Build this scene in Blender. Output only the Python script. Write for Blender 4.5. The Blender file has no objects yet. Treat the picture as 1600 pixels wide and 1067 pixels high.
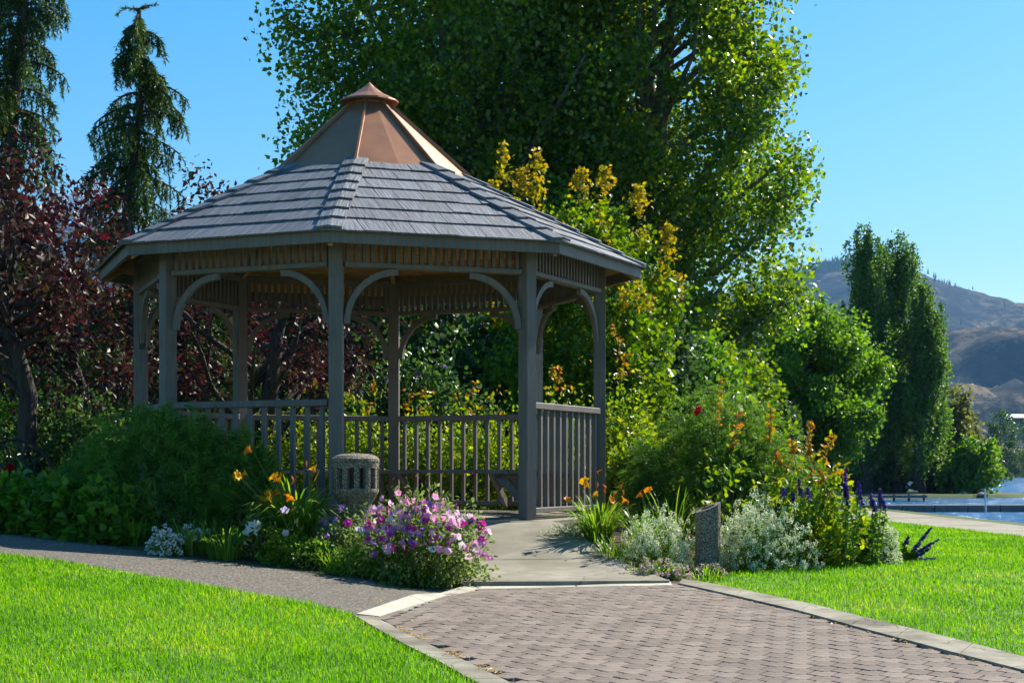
import bpy, bmesh, math, random
import numpy as np
from mathutils import Vector, Matrix, Euler

sc = bpy.context.scene
COL = sc.collection
rng = np.random.default_rng(7)
random.seed(7)
R = math.radians

# ------------------------------------------------------------------ camera, sky, sun, exposure
F, HY, CZ = 2588.0, 733.5, 0.43            # focal length in px of a 1600 px frame, horizon row, camera height
cam_d = bpy.data.cameras.new('camera'); cam = bpy.data.objects.new('camera', cam_d); COL.objects.link(cam)
cam.location = (0, 0, CZ); cam.rotation_euler = (R(90), 0, 0)
cam_d.sensor_width = 36; cam_d.lens = F / 1600 * 36
cam_d.shift_y = (HY - 533.5) / 1600
cam_d.clip_start = 0.1; cam_d.clip_end = 20000
sc.camera = cam
SUN_AZ, SUN_EL = 48.0, 43.0
w = bpy.data.worlds.new('World'); sc.world = w; w.use_nodes = True
nt = w.node_tree; nt.nodes.clear()
sky = nt.nodes.new('ShaderNodeTexSky'); sky.sky_type = 'NISHITA'; sky.sun_disc = False
sky.sun_elevation = R(SUN_EL); sky.sun_rotation = R(SUN_AZ); sky.altitude = 300
sky.air_density = 1.0; sky.dust_density = 0.8; sky.ozone_density = 2.6
hs = nt.nodes.new('ShaderNodeHueSaturation'); hs.inputs['Saturation'].default_value = 1.5; hs.inputs['Hue'].default_value = 0.488
bg = nt.nodes.new('ShaderNodeBackground'); bg.inputs[1].default_value = 0.082
wo = nt.nodes.new('ShaderNodeOutputWorld')
L = nt.links.new
L(sky.outputs[0], hs.inputs['Color']); L(hs.outputs[0], bg.inputs[0]); L(bg.outputs[0], wo.inputs[0])
sd = bpy.data.lights.new('sun', 'SUN'); sun = bpy.data.objects.new('sun', sd); COL.objects.link(sun)
sd.energy = 5.0; sd.angle = R(0.53); sd.color = (1.0, 0.93, 0.80)
sv = Vector((math.sin(R(SUN_AZ)) * math.cos(R(SUN_EL)), math.cos(R(SUN_AZ)) * math.cos(R(SUN_EL)), math.sin(R(SUN_EL))))
sun.rotation_euler = sv.to_track_quat('Z', 'Y').to_euler(); sun.location = sv * 60
vs = sc.view_settings; vs.view_transform = 'Standard'; vs.look = 'None'; vs.gamma = 1; vs.use_curve_mapping = False
vs.exposure = 1.1
sc.cycles.use_denoising = True; sc.cycles.use_adaptive_sampling = True; sc.cycles.adaptive_threshold = 0.025
sc.cycles.max_bounces = 4; sc.cycles.diffuse_bounces = 3; sc.cycles.glossy_bounces = 2
sc.cycles.transmission_bounces = 3; sc.cycles.transparent_max_bounces = 4; sc.cycles.volume_bounces = 0
sc.cycles.caustics_reflective = False; sc.cycles.caustics_refractive = False

# ------------------------------------------------------------------ helpers
def at(px, py, D):                          # photo pixel at a given distance -> world point
    return Vector(((px - 800) * D / F, D, CZ + (HY - py) * D / F))
def sstep(a, b, v):
    t = np.clip((v - a) / (b - a), 0, 1); return t * t * (3 - 2 * t)
GC = (-1.366, 15.83)                        # centre of the gazebo
def ground(x, y):                           # height of the ground, gazebo floor = 0
    x = np.asarray(x, float); y = np.asarray(y, float)
    zp = -0.52 + 0.034 * (np.minimum(y, 12.9) - 7.87)
    s = -x - 0.4; soft = np.where(s > 0, np.sqrt(s * s + 0.04) - 0.2, 0)
    z = zp + 0.1 * soft
    z = np.where(z > -0.06, -0.06 + 0.03 * np.tanh((z + 0.06) / 0.2), z)
    d = np.hypot(x - GC[0], y - GC[1])
    m = sstep(4.0, 2.7, d)
    z = z * (1 - m) + (-0.05) * m
    # the walk is cut into the mound
    ux, uy = -0.386, 0.9225; rx, ry = x - 0.40, y - 11.75; al = rx * ux + ry * uy; la = np.abs(rx * uy - ry * ux)
    wz_ = np.interp(y, [11.2, 11.75, 12.7, 14.0, 15], [-0.40, -0.372, -0.285, -0.02, -0.006]) - 0.04
    k = sstep(1.35, 0.95, la) * sstep(-0.5, 0.0, al) * sstep(3.4, 2.6, al)
    return z * (1 - k) + np.minimum(z, wz_) * k
def gz(x, y): return float(ground(x, y))
def onground(px, py):                       # photo pixel -> point on the ground
    D = 10.0
    for i in range(60):
        x = (px - 800) * D / F; D = 0.5 * D + 0.5 * F * (CZ - gz(x, D)) / (py - HY)
    x = (px - 800) * D / F
    return Vector((x, D, gz(x, D)))

def link(o, parent=None):
    COL.objects.link(o)
    if parent is not None: o.parent = parent
    return o
def tag(o, label, cat, group=None):
    o['label'] = label; o['category'] = cat
    if group: o['group'] = group
    return o
def empty(name, loc, rz=0, label=None, cat=None, group=None):
    o = bpy.data.objects.new(name, None); o.empty_display_size = 0.2; COL.objects.link(o)
    o.location = loc; o.rotation_euler = (0, 0, rz)
    if label: tag(o, label, cat, group)
    return o
def npmesh(name, V, faces, mat=None, smooth=False):
    me = bpy.data.meshes.new(name); V = np.ascontiguousarray(V, np.float32)
    if not isinstance(faces, list): faces = [faces]
    faces = [np.asarray(f, np.int32) for f in faces if len(f)]
    me.vertices.add(len(V)); me.vertices.foreach_set('co', V.ravel())
    tot = np.concatenate([np.full(len(f), f.shape[1], np.int32) for f in faces])
    idx = np.concatenate([f.ravel() for f in faces])
    me.loops.add(len(idx)); me.loops.foreach_set('vertex_index', idx)
    me.polygons.add(len(tot)); st = np.concatenate([[0], np.cumsum(tot)[:-1]]).astype(np.int32)
    me.polygons.foreach_set('loop_start', st); me.polygons.foreach_set('loop_total', tot)
    if smooth: me.polygons.foreach_set('use_smooth', np.ones(len(tot), bool))
    me.update(calc_edges=True)
    if mat: me.materials.append(mat)
    return me
def npobj(name, V, faces, mat=None, parent=None, smooth=False):
    return link(bpy.data.objects.new(name, npmesh(name, V, faces, mat, smooth)), parent)

class MB:                                   # collects solid pieces into one mesh
    def __init__(s): s.v = []; s.f = []
    def add(s, vs, fs):
        n = len(s.v); s.v += [tuple(v) for v in vs]; s.f += [tuple(i + n for i in f) for f in fs]; return s
    def box(s, c, d, rz=0, M=None):
        x, y, z = d[0] / 2, d[1] / 2, d[2] / 2
        vs = [Vector((i * x, j * y, k * z)) for k in (-1, 1) for j in (-1, 1) for i in (-1, 1)]
        M = (Matrix.Translation(c) @ Matrix.Rotation(rz, 4, 'Z')) if M is None else M
        return s.add([M @ v for v in vs], [(0, 2, 3, 1), (4, 5, 7, 6), (0, 1, 5, 4), (2, 6, 7, 3), (0, 4, 6, 2), (1, 3, 7, 5)])
    def hexa(s, b, t):                      # bottom ring, top ring (any n)
        n = len(b)
        return s.add(list(b) + list(t), [tuple(range(n))[::-1], tuple(range(n, 2 * n))] + [(i, (i + 1) % n, n + (i + 1) % n, n + i) for i in range(n)])
    def lathe(s, prof, n=24, c=(0, 0, 0), ph=0):
        vs = []; fs = []
        for r, z in prof:
            for k in range(n):
                a = ph + 2 * math.pi * k / n; vs.append((c[0] + r * math.cos(a), c[1] + r * math.sin(a), c[2] + z))
        for i in range(len(prof) - 1):
            for k in range(n):
                k2 = (k + 1) % n; fs.append((i * n + k, i * n + k2, (i + 1) * n + k2, (i + 1) * n + k))
        fs.append(tuple(range(n))[::-1]); m = (len(prof) - 1) * n; fs.append(tuple(range(m, m + n)))
        return s.add(vs, fs)
    def tube(s, pts, rad, n=8):
        pts = [Vector(p) for p in pts]; rings = []
        up = Vector((0.31, 0.17, 0.93))
        for i, p in enumerate(pts):
            d = (pts[min(i + 1, len(pts) - 1)] - pts[max(i - 1, 0)]).normalized()
            a = d.cross(up)
            if a.length < 1e-3: a = d.cross(Vector((1, 0, 0)))
            a.normalize(); b = d.cross(a)
            r = rad[i] if hasattr(rad, '__len__') else rad
            rings.append([p + (a * math.cos(t) + b * math.sin(t)) * r for t in [2 * math.pi * k / n for k in range(n)]])
        vs = [v for q in rings for v in q]; fs = []
        for i in range(len(pts) - 1):
            for k in range(n):
                k2 = (k + 1) % n; fs.append((i * n + k, (i + 1) * n + k, (i + 1) * n + k2, i * n + k2))
        fs.append(tuple(range(n))); m = (len(pts) - 1) * n; fs.append(tuple(range(m, m + n))[::-1])
        return s.add(vs, fs)
    def mesh(s, name, mat, smooth=False, bevel=0):
        me = bpy.data.meshes.new(name); me.from_pydata(s.v, [], s.f)
        bm = bmesh.new(); bm.from_mesh(me); bmesh.ops.recalc_face_normals(bm, faces=bm.faces)
        if bevel: bmesh.ops.bevel(bm, geom=list(bm.edges), offset=bevel, segments=1, affect='EDGES')
        bm.to_mesh(me); bm.free()
        if smooth: me.polygons.foreach_set('use_smooth', np.ones(len(me.polygons), bool))
        me.update(); me.materials.append(mat); return me
    def obj(s, name, mat, parent=None, smooth=False, bevel=0):
        return link(bpy.data.objects.new(name, s.mesh(name, mat, smooth, bevel)), parent)

def drape(name, poly, off, mat, step=0.25, parent=None, hf=None, thick=0):
    bm = bmesh.new(); bm.faces.new([bm.verts.new((p[0], p[1], 0)) for p in poly])
    xs = [p[0] for p in poly]; ys = [p[1] for p in poly]
    for lo, hi, no in ((min(xs), max(xs), (1, 0, 0)), (min(ys), max(ys), (0, 1, 0))):
        v = lo + step
        while v < hi:
            co = (v, 0, 0) if no[0] else (0, v, 0)
            bmesh.ops.bisect_plane(bm, geom=list(bm.verts) + list(bm.edges) + list(bm.faces), plane_co=co, plane_no=no)
            v += step
    for f in bm.faces:
        if f.normal.z < 0: f.normal_flip()
    if thick:
        ext = bmesh.ops.extrude_face_region(bm, geom=list(bm.faces))
        top = {v for v in ext['geom'] if isinstance(v, bmesh.types.BMVert)}
        for v in bm.verts: v.co.z = (hf or gz)(v.co.x, v.co.y) + (off if v in top else off - thick)
        bmesh.ops.recalc_face_normals(bm, faces=bm.faces)
    else:
        for v in bm.verts: v.co.z = (hf or gz)(v.co.x, v.co.y) + off
        bmesh.ops.recalc_face_normals(bm, faces=bm.faces)
        if sum(f.normal.z for f in bm.faces) < 0: bmesh.ops.reverse_faces(bm, faces=bm.faces)
    me = bpy.data.meshes.new(name); bm.to_mesh(me); bm.free(); me.materials.append(mat)
    return link(bpy.data.objects.new(name, me), parent)
def inpoly(x, y, poly):
    c = np.zeros(len(x), bool); n = len(poly); j = n - 1
    for i in range(n):
        xi, yi = poly[i][:2]; xj, yj = poly[j][:2]
        t = ((yi > y) != (yj > y)) & (x < (xj - xi) * (y - yi) / (yj - yi + 1e-12) + xi)
        c ^= t; j = i
    return c

# ------------------------------------------------------------------ materials
def nmat(name):
    m = bpy.data.materials.new(name); m.use_nodes = True
    b = m.node_tree.nodes['Principled BSDF']; return m, m.node_tree, b
def N(t, kind, **kw):
    n = t.nodes.new('ShaderNode' + kind)
    for k, v in kw.items(): setattr(n, k, v)
    return n
def ramp(t, cols, pos=None):
    r = N(t, 'ValToRGB'); e = r.color_ramp.elements
    pos = pos or [i / (len(cols) - 1) for i in range(len(cols))]
    e[0].position = pos[0]; e[0].color = (*cols[0], 1); e[1].position = pos[-1]; e[1].color = (*cols[-1], 1)
    for c, p in list(zip(cols, pos))[1:-1]:
        q = e.new(p); q.color = (*c, 1)
    return r
def surf(name, cols, scale=8, rough=0.7, bump=0.2, bscale=None, detail=6, stretch=None, spec=0.3, metal=0, second=None, island=0, pos=None, bdist=0.01, crack=0):
    m, t, b = nmat(name); k = t.links.new
    co = N(t, 'TexCoord'); mp = N(t, 'Mapping')
    if stretch: mp.inputs['Scale'].default_value = stretch
    k(co.outputs['Object'], mp.inputs[0])
    n = N(t, 'TexNoise'); n.inputs['Scale'].default_value = scale; n.inputs['Detail'].default_value = detail
    k(mp.outputs[0], n.inputs[0])
    r = ramp(t, cols, pos or [0.3 + 0.4 * i / (len(cols) - 1) for i in range(len(cols))]); k(n.outputs[0], r.inputs[0])
    out = r.outputs[0]
    if second:                              # (colour, scale, threshold lo, hi, amount): larger stains
        n2 = N(t, 'TexNoise'); n2.inputs['Scale'].default_value = second[1]; n2.inputs['Detail'].default_value = 5
        k(co.outputs['Object'], n2.inputs[0])
        mr = N(t, 'MapRange'); mr.inputs[1].default_value = second[2]; mr.inputs[2].default_value = second[3]; mr.inputs[4].default_value = second[4]
        k(n2.outputs[0], mr.inputs[0]); q = N(t, 'MixRGB'); q.inputs[2].default_value = (*second[0], 1)
        k(mr.outputs[0], q.inputs[0]); k(out, q.inputs[1]); out = q.outputs[0]
    if crack:
        vo = N(t, 'TexVoronoi', feature='DISTANCE_TO_EDGE'); vo.inputs['Scale'].default_value = crack; nn_ = N(t, 'TexNoise'); nn_.inputs['Scale'].default_value = 5; nn_.inputs['Detail'].default_value = 6
        ad = N(t, 'VectorMath', operation='MULTIPLY_ADD'); ad.inputs[1].default_value = (0.25, 0.25, 0.25); k(co.outputs['Object'], nn_.inputs[0]); k(nn_.outputs['Color'], ad.inputs[0]); k(co.outputs['Object'], ad.inputs[2]); k(ad.outputs[0], vo.inputs['Vector'])
        mr = N(t, 'MapRange'); mr.inputs[1].default_value = 0.0; mr.inputs[2].default_value = 0.008 * crack; mr.inputs[3].default_value = 0.65; mr.inputs[4].default_value = 0.0
        k(vo.outputs['Distance'], mr.inputs[0]); q = N(t, 'MixRGB'); q.inputs[2].default_value = (0.05, 0.042, 0.03, 1); k(mr.outputs[0], q.inputs[0]); k(out, q.inputs[1]); out = q.outputs[0]
    if island:                              # each piece a little lighter or darker
        g = N(t, 'ObjectInfo') if island < 0 else N(t, 'NewGeometry')
        mr = N(t, 'MapRange'); mr.inputs[3].default_value = 1 - abs(island); mr.inputs[4].default_value = 1 + abs(island)
        k(g.outputs['Random'] if island < 0 else g.outputs['Random Per Island'], mr.inputs[0])
        h = N(t, 'HueSaturation'); k(mr.outputs[0], h.inputs['Value']); k(out, h.inputs['Color']); out = h.outputs[0]
    k(out, b.inputs['Base Color'])
    b.inputs['Roughness'].default_value = rough; b.inputs['Specular IOR Level'].default_value = spec; b.inputs['Metallic'].default_value = metal
    if bump:
        nb = N(t, 'TexNoise'); nb.inputs['Scale'].default_value = bscale or scale * 3; nb.inputs['Detail'].default_value = 4
        k(mp.outputs[0], nb.inputs[0])
        bp = N(t, 'Bump'); bp.inputs['Strength'].default_value = bump; bp.inputs['Distance'].default_value = bdist
        k(nb.outputs[0], bp.inputs['Height']); k(bp.outputs[0], b.inputs['Normal'])
    return m
def leafmat(name, cols, transl=0.4, rough=0.45, spec=0.4, pos=None, clump=0.0, cscale=1.5, tcol=None, tval=2.5):
    m, t, b = nmat(name); k = t.links.new
    g = N(t, 'NewGeometry'); r = ramp(t, cols, pos); val = g.outputs['Random Per Island']
    if clump:
        co = N(t, 'TexCoord'); n = N(t, 'TexNoise'); n.inputs['Scale'].default_value = cscale; n.inputs['Detail'].default_value = 2
        k(co.outputs['Object'], n.inputs[0])
        a = N(t, 'MapRange'); a.inputs[1].default_value = 0.3; a.inputs[2].default_value = 0.7; a.inputs[3].default_value = -clump; a.inputs[4].default_value = clump
        k(n.outputs[0], a.inputs[0]); s = N(t, 'Math', operation='ADD', use_clamp=True)
        k(val, s.inputs[0]); k(a.outputs[0], s.inputs[1]); val = s.outputs[0]
    k(val, r.inputs[0]); k(r.outputs[0], b.inputs['Base Color'])
    b.inputs['Roughness'].default_value = rough; b.inputs['Specular IOR Level'].default_value = spec
    tr = N(t, 'BsdfTranslucent'); h = N(t, 'HueSaturation'); h.inputs['Saturation'].default_value = 1.08; h.inputs['Value'].default_value = tval; h.inputs['Hue'].default_value = 0.492
    if tcol: h.inputs['Hue'].default_value = tcol
    k(r.outputs[0], h.inputs['Color']); k(h.outputs[0], tr.inputs[0])
    mixs = N(t, 'MixShader'); mixs.inputs[0].default_value = transl
    k(b.outputs[0], mixs.inputs[1]); k(tr.outputs[0], mixs.inputs[2])
    k(mixs.outputs[0], t.nodes['Material Output'].inputs[0])
    return m
M = {}
M['paint'] = surf('taupe_paint', [(0.125, 0.11, 0.095), (0.172, 0.152, 0.133)], 6, 0.6, 0.35, 22, stretch=(6, 6, 0.7), second=((0.075, 0.065, 0.057), 2.3, 0.5, 0.72, 0.6), spec=0.35)
M['board'] = surf('cedar_boards', [(0.30, 0.15, 0.06), (0.50, 0.28, 0.12)], 3, 0.75, 0.3, 30, stretch=(2, 14, 14), island=-0.25)
M['shingle'] = surf('grey_shingle', [(0.06, 0.066, 0.082), (0.12, 0.13, 0.152), (0.195, 0.205, 0.23)], 5, 0.55, 0.9, 9, stretch=(9, 0.6, 1), island=-0.16, spec=0.35, bdist=0.012)
M['copper'] = surf('copper_sheet', [(0.30, 0.12, 0.052), (0.38, 0.165, 0.075)], 3.5, 0.40, 0.15, 4, metal=0.25, spec=0.5, second=((0.17, 0.085, 0.055), 4.0, 0.48, 0.75, 0.6))
M['concrete'] = surf('pale_concrete', [(0.40, 0.375, 0.30), (0.50, 0.47, 0.39)], 7, 0.85, 0.3, 60, second=((0.24, 0.22, 0.17), 2.2, 0.45, 0.7, 0.7), spec=0.2)
M['kerbstone'] = surf('weathered_kerb', [(0.24, 0.222, 0.175), (0.34, 0.315, 0.25)], 9, 0.9, 0.4, 50, second=((0.12, 0.108, 0.08), 2.6, 0.42, 0.66, 0.85), spec=0.15, crack=1.3)
M['walk'] = surf('walk_concrete', [(0.24, 0.22, 0.172), (0.33, 0.305, 0.245)], 7, 0.85, 0.3, 70, second=((0.15, 0.135, 0.10), 1.6, 0.42, 0.68, 0.75), spec=0.2, crack=0.55)
M['asphalt'] = surf('exposed_aggregate_path', [(0.04, 0.035, 0.029), (0.12, 0.106, 0.087), (0.30, 0.265, 0.22)], 60, 0.85, 0.6, 70, detail=3, spec=0.25, second=((0.12, 0.105, 0.085), 1.2, 0.5, 0.75, 0.5), pos=[0.3, 0.52, 0.72])
M['paver'] = surf('clay_paver', [(0.15, 0.116, 0.096), (0.22, 0.178, 0.15)], 24, 0.85, 0.4, 120, island=-0.2, spec=0.2, second=((0.23, 0.21, 0.175), 3.0, 0.5, 0.75, 0.5))
M['paver_far'] = surf('clay_paver_mass', [(0.15, 0.116, 0.096), (0.22, 0.178, 0.15)], 24, 0.85, 0.4, 120, island=0.2, spec=0.2, second=((0.23, 0.21, 0.175), 3.0, 0.5, 0.75, 0.5))
M['joint'] = surf('joint_sand', [(0.05, 0.042, 0.032), (0.13, 0.108, 0.08)], 30, 0.95, 0.4, 90)
M['soil'] = surf('dark_soil', [(0.035, 0.024, 0.015), (0.085, 0.06, 0.038)], 25, 0.95, 0.7, 40)
M['turf'] = surf('turf_base', [(0.04, 0.10, 0.012), (0.09, 0.20, 0.02)], 30, 0.9, 0.6, 70)
M['field'] = surf('ground_cover', [(0.03, 0.055, 0.015), (0.075, 0.10, 0.03)], 0.6, 0.95, 0.4, 8)
M['aggregate'] = surf('pebbled_concrete', [(0.06, 0.05, 0.037), (0.16, 0.135, 0.10), (0.36, 0.31, 0.235)], 85, 0.8, 0.9, 85, detail=2, pos=[0.34, 0.5, 0.68], bdist=0.01)
M['dark'] = surf('dark_metal', [(0.02, 0.02, 0.022), (0.035, 0.033, 0.03)], 20, 0.5, 0.1)
M['bark'] = surf('bark', [(0.028, 0.022, 0.018), (0.085, 0.068, 0.055)], 7, 0.9, 1.0, 18, stretch=(3, 3, 0.6), bdist=0.03)
M['greybark'] = surf('grey_bark', [(0.08, 0.07, 0.06), (0.20, 0.18, 0.15)], 4, 0.9, 0.9, 12, stretch=(3, 3, 0.6), bdist=0.04)
M['stem'] = surf('green_stem', [(0.06, 0.11, 0.02), (0.12, 0.18, 0.04)], 20, 0.6, 0)
M['white'] = surf('white_paint', [(0.7, 0.7, 0.7), (0.8, 0.8, 0.8)], 4, 0.5, 0)
M['dock'] = surf('dock_deck', [(0.09, 0.10, 0.11), (0.16, 0.17, 0.18)], 6, 0.6, 0.2)
M['slate'] = surf('blue_roof', [(0.2, 0.25, 0.33), (0.27, 0.32, 0.4)], 6, 0.5, 0)
M['rock'] = surf('shore_rock', [(0.10, 0.095, 0.085), (0.25, 0.235, 0.21)], 6, 0.9, 0.6, 14)
M['litter'] = leafmat('dry_leaf', [(0.42, 0.27, 0.07), (0.5, 0.36, 0.13), (0.33, 0.2, 0.06)], 0.2)

M['grass'] = leafmat('grass_blade', [(0.055, 0.19, 0.003), (0.13, 0.34, 0.004), (0.19, 0.41, 0.006), (0.34, 0.40, 0.05)], 0.5, 0.5, 0.12, pos=[0, 0.42, 0.94, 1], clump=0.32, cscale=1.0, tval=1.6)
M['cotton'] = leafmat('cottonwood_leaf', [(0.026, 0.07, 0.007), (0.08, 0.155, 0.010), (0.19, 0.25, 0.015)], 0.47, 0.35, 0.5, clump=0.15, cscale=0.5)
M['poplar'] = leafmat('poplar_leaf', [(0.03, 0.08, 0.012), (0.065, 0.14, 0.018), (0.11, 0.19, 0.022)], 0.4, 0.45, 0.35, clump=0.15, cscale=0.4)
M['bright'] = leafmat('bright_leaf', [(0.04, 0.10, 0.01), (0.075, 0.17, 0.015), (0.13, 0.22, 0.02)], 0.42, 0.45, 0.35, clump=0.15, cscale=0.5)
M['olive'] = leafmat('olive_leaf', [(0.06, 0.085, 0.02), (0.11, 0.13, 0.03), (0.17, 0.16, 0.04)], 0.36, 0.5, 0.3, clump=0.15, cscale=0.5)
M['maple'] = leafmat('maple_leaf', [(0.03, 0.085, 0.006), (0.075, 0.16, 0.008), (0.13, 0.22, 0.010), (0.20, 0.26, 0.014)], 0.42, 0.45, 0.3, clump=0.25, cscale=1.2, tval=1.9)
M['gold'] = leafmat('golden_leaf', [(0.28, 0.30, 0.015), (0.40, 0.34, 0.02), (0.46, 0.28, 0.03)], 0.45, 0.5, 0.3, tval=1.4)
M['plum'] = leafmat('plum_leaf', [(0.014, 0.007, 0.009), (0.028, 0.009, 0.011), (0.055, 0.013, 0.014), (0.06, 0.045, 0.012)], 0.28, 0.42, 0.22, clump=0.15, cscale=1.5, tval=1.5)
M['plumred'] = leafmat('red_plum_leaf', [(0.05, 0.010, 0.013), (0.12, 0.015, 0.017)], 0.4, 0.4, 0.25, tval=1.3)
M['spruce'] = leafmat('spruce_needles', [(0.018, 0.045, 0.012), (0.04, 0.085, 0.016), (0.085, 0.14, 0.02)], 0.26, 0.5, 0.3, clump=0.2, cscale=1.0)
M['thread'] = leafmat('threadleaf_foliage', [(0.035, 0.095, 0.016), (0.08, 0.17, 0.022), (0.155, 0.255, 0.03)], 0.3, 0.55, 0.2, clump=0.25, cscale=4)
M['rose'] = leafmat('rose_leaf', [(0.05, 0.12, 0.012), (0.11, 0.20, 0.015), (0.20, 0.27, 0.018), (0.30, 0.32, 0.03)], 0.42, 0.4, 0.35, clump=0.3, cscale=2, tval=1.9)
M['roseor'] = leafmat('young_rose_leaf', [(0.30, 0.28, 0.02), (0.42, 0.24, 0.03), (0.40, 0.13, 0.04)], 0.45, 0.4, 0.4, tval=1.3)
M['shade'] = leafmat('dark_leaf', [(0.018, 0.045, 0.012), (0.035, 0.08, 0.015), (0.06, 0.115, 0.02)], 0.33, 0.4, 0.4, clump=0.15)
M['herb'] = leafmat('herb_leaf', [(0.05, 0.12, 0.015), (0.09, 0.18, 0.02), (0.16, 0.24, 0.03)], 0.42, 0.5, 0.3, clump=0.15, cscale=4)
M['petleaf'] = leafmat('petunia_leaf', [(0.08, 0.14, 0.03), (0.14, 0.21, 0.05), (0.22, 0.28, 0.09)], 0.42, 0.55, 0.25, clump=0.15, cscale=4, tval=1.6)
M['silver'] = leafmat('silver_leaf', [(0.16, 0.21, 0.13), (0.24, 0.29, 0.19), (0.32, 0.36, 0.25)], 0.35, 0.6, 0.2)
M['strap'] = leafmat('strap_leaf', [(0.05, 0.12, 0.015), (0.10, 0.20, 0.02), (0.19, 0.27, 0.03), (0.28, 0.22, 0.06)], 0.42, 0.4, 0.4, pos=[0, 0.5, 0.93, 1])
def petal(name, cols, tr=0.4): return leafmat(name, cols, tr, 0.5, 0.2, tcol=0.5, tval=1.1)
M['lily'] = petal('orange_lily_petal', [(0.75, 0.36, 0.015), (0.8, 0.45, 0.02)])
M['lilyor'] = petal('deep_orange_petal', [(0.75, 0.23, 0.02), (0.8, 0.3, 0.02)])
M['pink'] = petal('pink_petal', [(0.74, 0.26, 0.52), (0.82, 0.46, 0.68)])
M['blush'] = petal('blush_petal', [(0.78, 0.5, 0.68), (0.85, 0.68, 0.78)])
M['magenta'] = petal('magenta_petal', [(0.48, 0.03, 0.30), (0.62, 0.07, 0.42)])
M['violet'] = petal('violet_petal', [(0.27, 0.10, 0.45), (0.42, 0.22, 0.6)])
M['lilac'] = petal('lilac_petal', [(0.5, 0.42, 0.72), (0.65, 0.58, 0.8)])
M['wpetal'] = petal('white_petal', [(0.7, 0.72, 0.68), (0.82, 0.82, 0.8)], 0.3)
M['cream'] = petal('cream_floret', [(0.46, 0.54, 0.30), (0.66, 0.71, 0.48), (0.80, 0.82, 0.64)], 0.3)
M['palepink'] = petal('pale_pink_floret', [(0.55, 0.36, 0.42), (0.68, 0.52, 0.55)], 0.3)
M['salvia'] = petal('purple_floret', [(0.05, 0.03, 0.22), (0.12, 0.06, 0.36)], 0.25)
M['sharon'] = petal('mauve_petal', [(0.20, 0.13, 0.42), (0.32, 0.2, 0.55)], 0.35)
M['red'] = petal('red_petal', [(0.5, 0.006, 0.01), (0.65, 0.012, 0.015)], 0.3)
M['eye'] = petal('yellow_eye', [(0.6, 0.5, 0.08), (0.7, 0.55, 0.1)])

# ------------------------------------------------------------------ leaf geometry
def unit(v): return v / np.maximum(np.linalg.norm(v, axis=-1, keepdims=True), 1e-9)
def leaf_arrays(P, D, Nn, ln, wd, kind='oval', fold=0.15):
    """one leaf per row of P: base point, direction, normal, length, width"""
    n = len(P); D = unit(D); S = unit(np.cross(D, Nn)); U = np.cross(S, D)
    ln = np.broadcast_to(np.asarray(ln, float), n)[:, None]; wd = np.broadcast_to(np.asarray(wd, float), n)[:, None]
    if kind == 'rhomb':
        pts = [P, P + D * ln * 0.45 + S * wd / 2 + U * wd * fold, P + D * ln, P + D * ln * 0.45 - S * wd / 2 + U * wd * fold]
        V = np.stack(pts, 1).reshape(-1, 3); b = np.arange(n)[:, None] * 4
        return V, [np.concatenate([b + [0, 1, 2], b + [0, 2, 3]], 0).astype(np.int32)]
    if kind == 'oval':
        pts = [P, P + D * ln * 0.3 + S * wd * 0.5 + U * wd * fold, P + D * ln * 0.7 + S * wd * 0.36 + U * wd * fold * .6, P + D * ln - U * ln * 0.1,
               P + D * ln * 0.7 - S * wd * 0.36 + U * wd * fold * .6, P + D * ln * 0.3 - S * wd * 0.5 + U * wd * fold]
        V = np.stack(pts, 1).reshape(-1, 3); b = np.arange(n)[:, None] * 6
        return V, [np.concatenate([b + [0, 1, 2, 3], b + [0, 3, 4, 5]], 0).astype(np.int32)]
    if kind == 'needle':
        pts = [P - S * wd / 2, P + S * wd / 2, P + D * ln]
        V = np.stack(pts, 1).reshape(-1, 3); b = np.arange(n)[:, None] * 3
        return V, [(b + [0, 1, 2]).astype(np.int32)]
def merge(parts):
    Vs = []; Fs = {}; off = 0
    for V, fl in parts:
        Vs.append(V)
        for f in fl: Fs.setdefault(f.shape[1], []).append(f + off)
        off += len(V)
    return np.concatenate(Vs), [np.concatenate(v) for v in Fs.values()]
def rdir(n, up=0.0, r=None):
    v = (r or rng).normal(size=(n, 3)); v[:, 2] += up; return unit(v)
def blades(B, H, lean, wd, segs=3, droop=0.5):
    """strap or grass blades: base points, height, lean vector (n,3 horizontal), width"""
    n = len(B); H = np.broadcast_to(np.asarray(H, float), n)[:, None]; wd = np.broadcast_to(np.asarray(wd, float), n)[:, None]
    h = unit(np.concatenate([lean[:, :2], np.zeros((n, 1))], 1) + 1e-6); side = np.stack([-h[:, 1], h[:, 0], np.zeros(n)], 1)
    mag = np.linalg.norm(lean[:, :2], axis=1, keepdims=True); up = np.array([[0, 0, 1.0]])
    rows = []
    for i in range(segs + 1):
        t = i / segs; p = B + up * H * (t - droop * mag * t * t * t) + h * H * mag * (0.35 * t + 0.65 * t * t)
        wt = wd * (1 - 0.15 * t if i < segs else 0.0) * (1.0 if i else 0.8)
        if i < segs: rows += [p - side * wt / 2, p + side * wt / 2]
        else: rows.append(p)
    k = 2 * segs + 1; V = np.stack(rows, 1).reshape(-1, 3); b = np.arange(n)[:, None] * k
    q = [b + [2 * i, 2 * i + 1, 2 * i + 3, 2 * i + 2] for i in range(segs - 1)]
    t3 = b + [2 * segs - 2, 2 * segs - 1, 2 * segs]
    return V, ([np.concatenate(q, 0).astype(np.int32)] if q else []) + [t3.astype(np.int32)]

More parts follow.
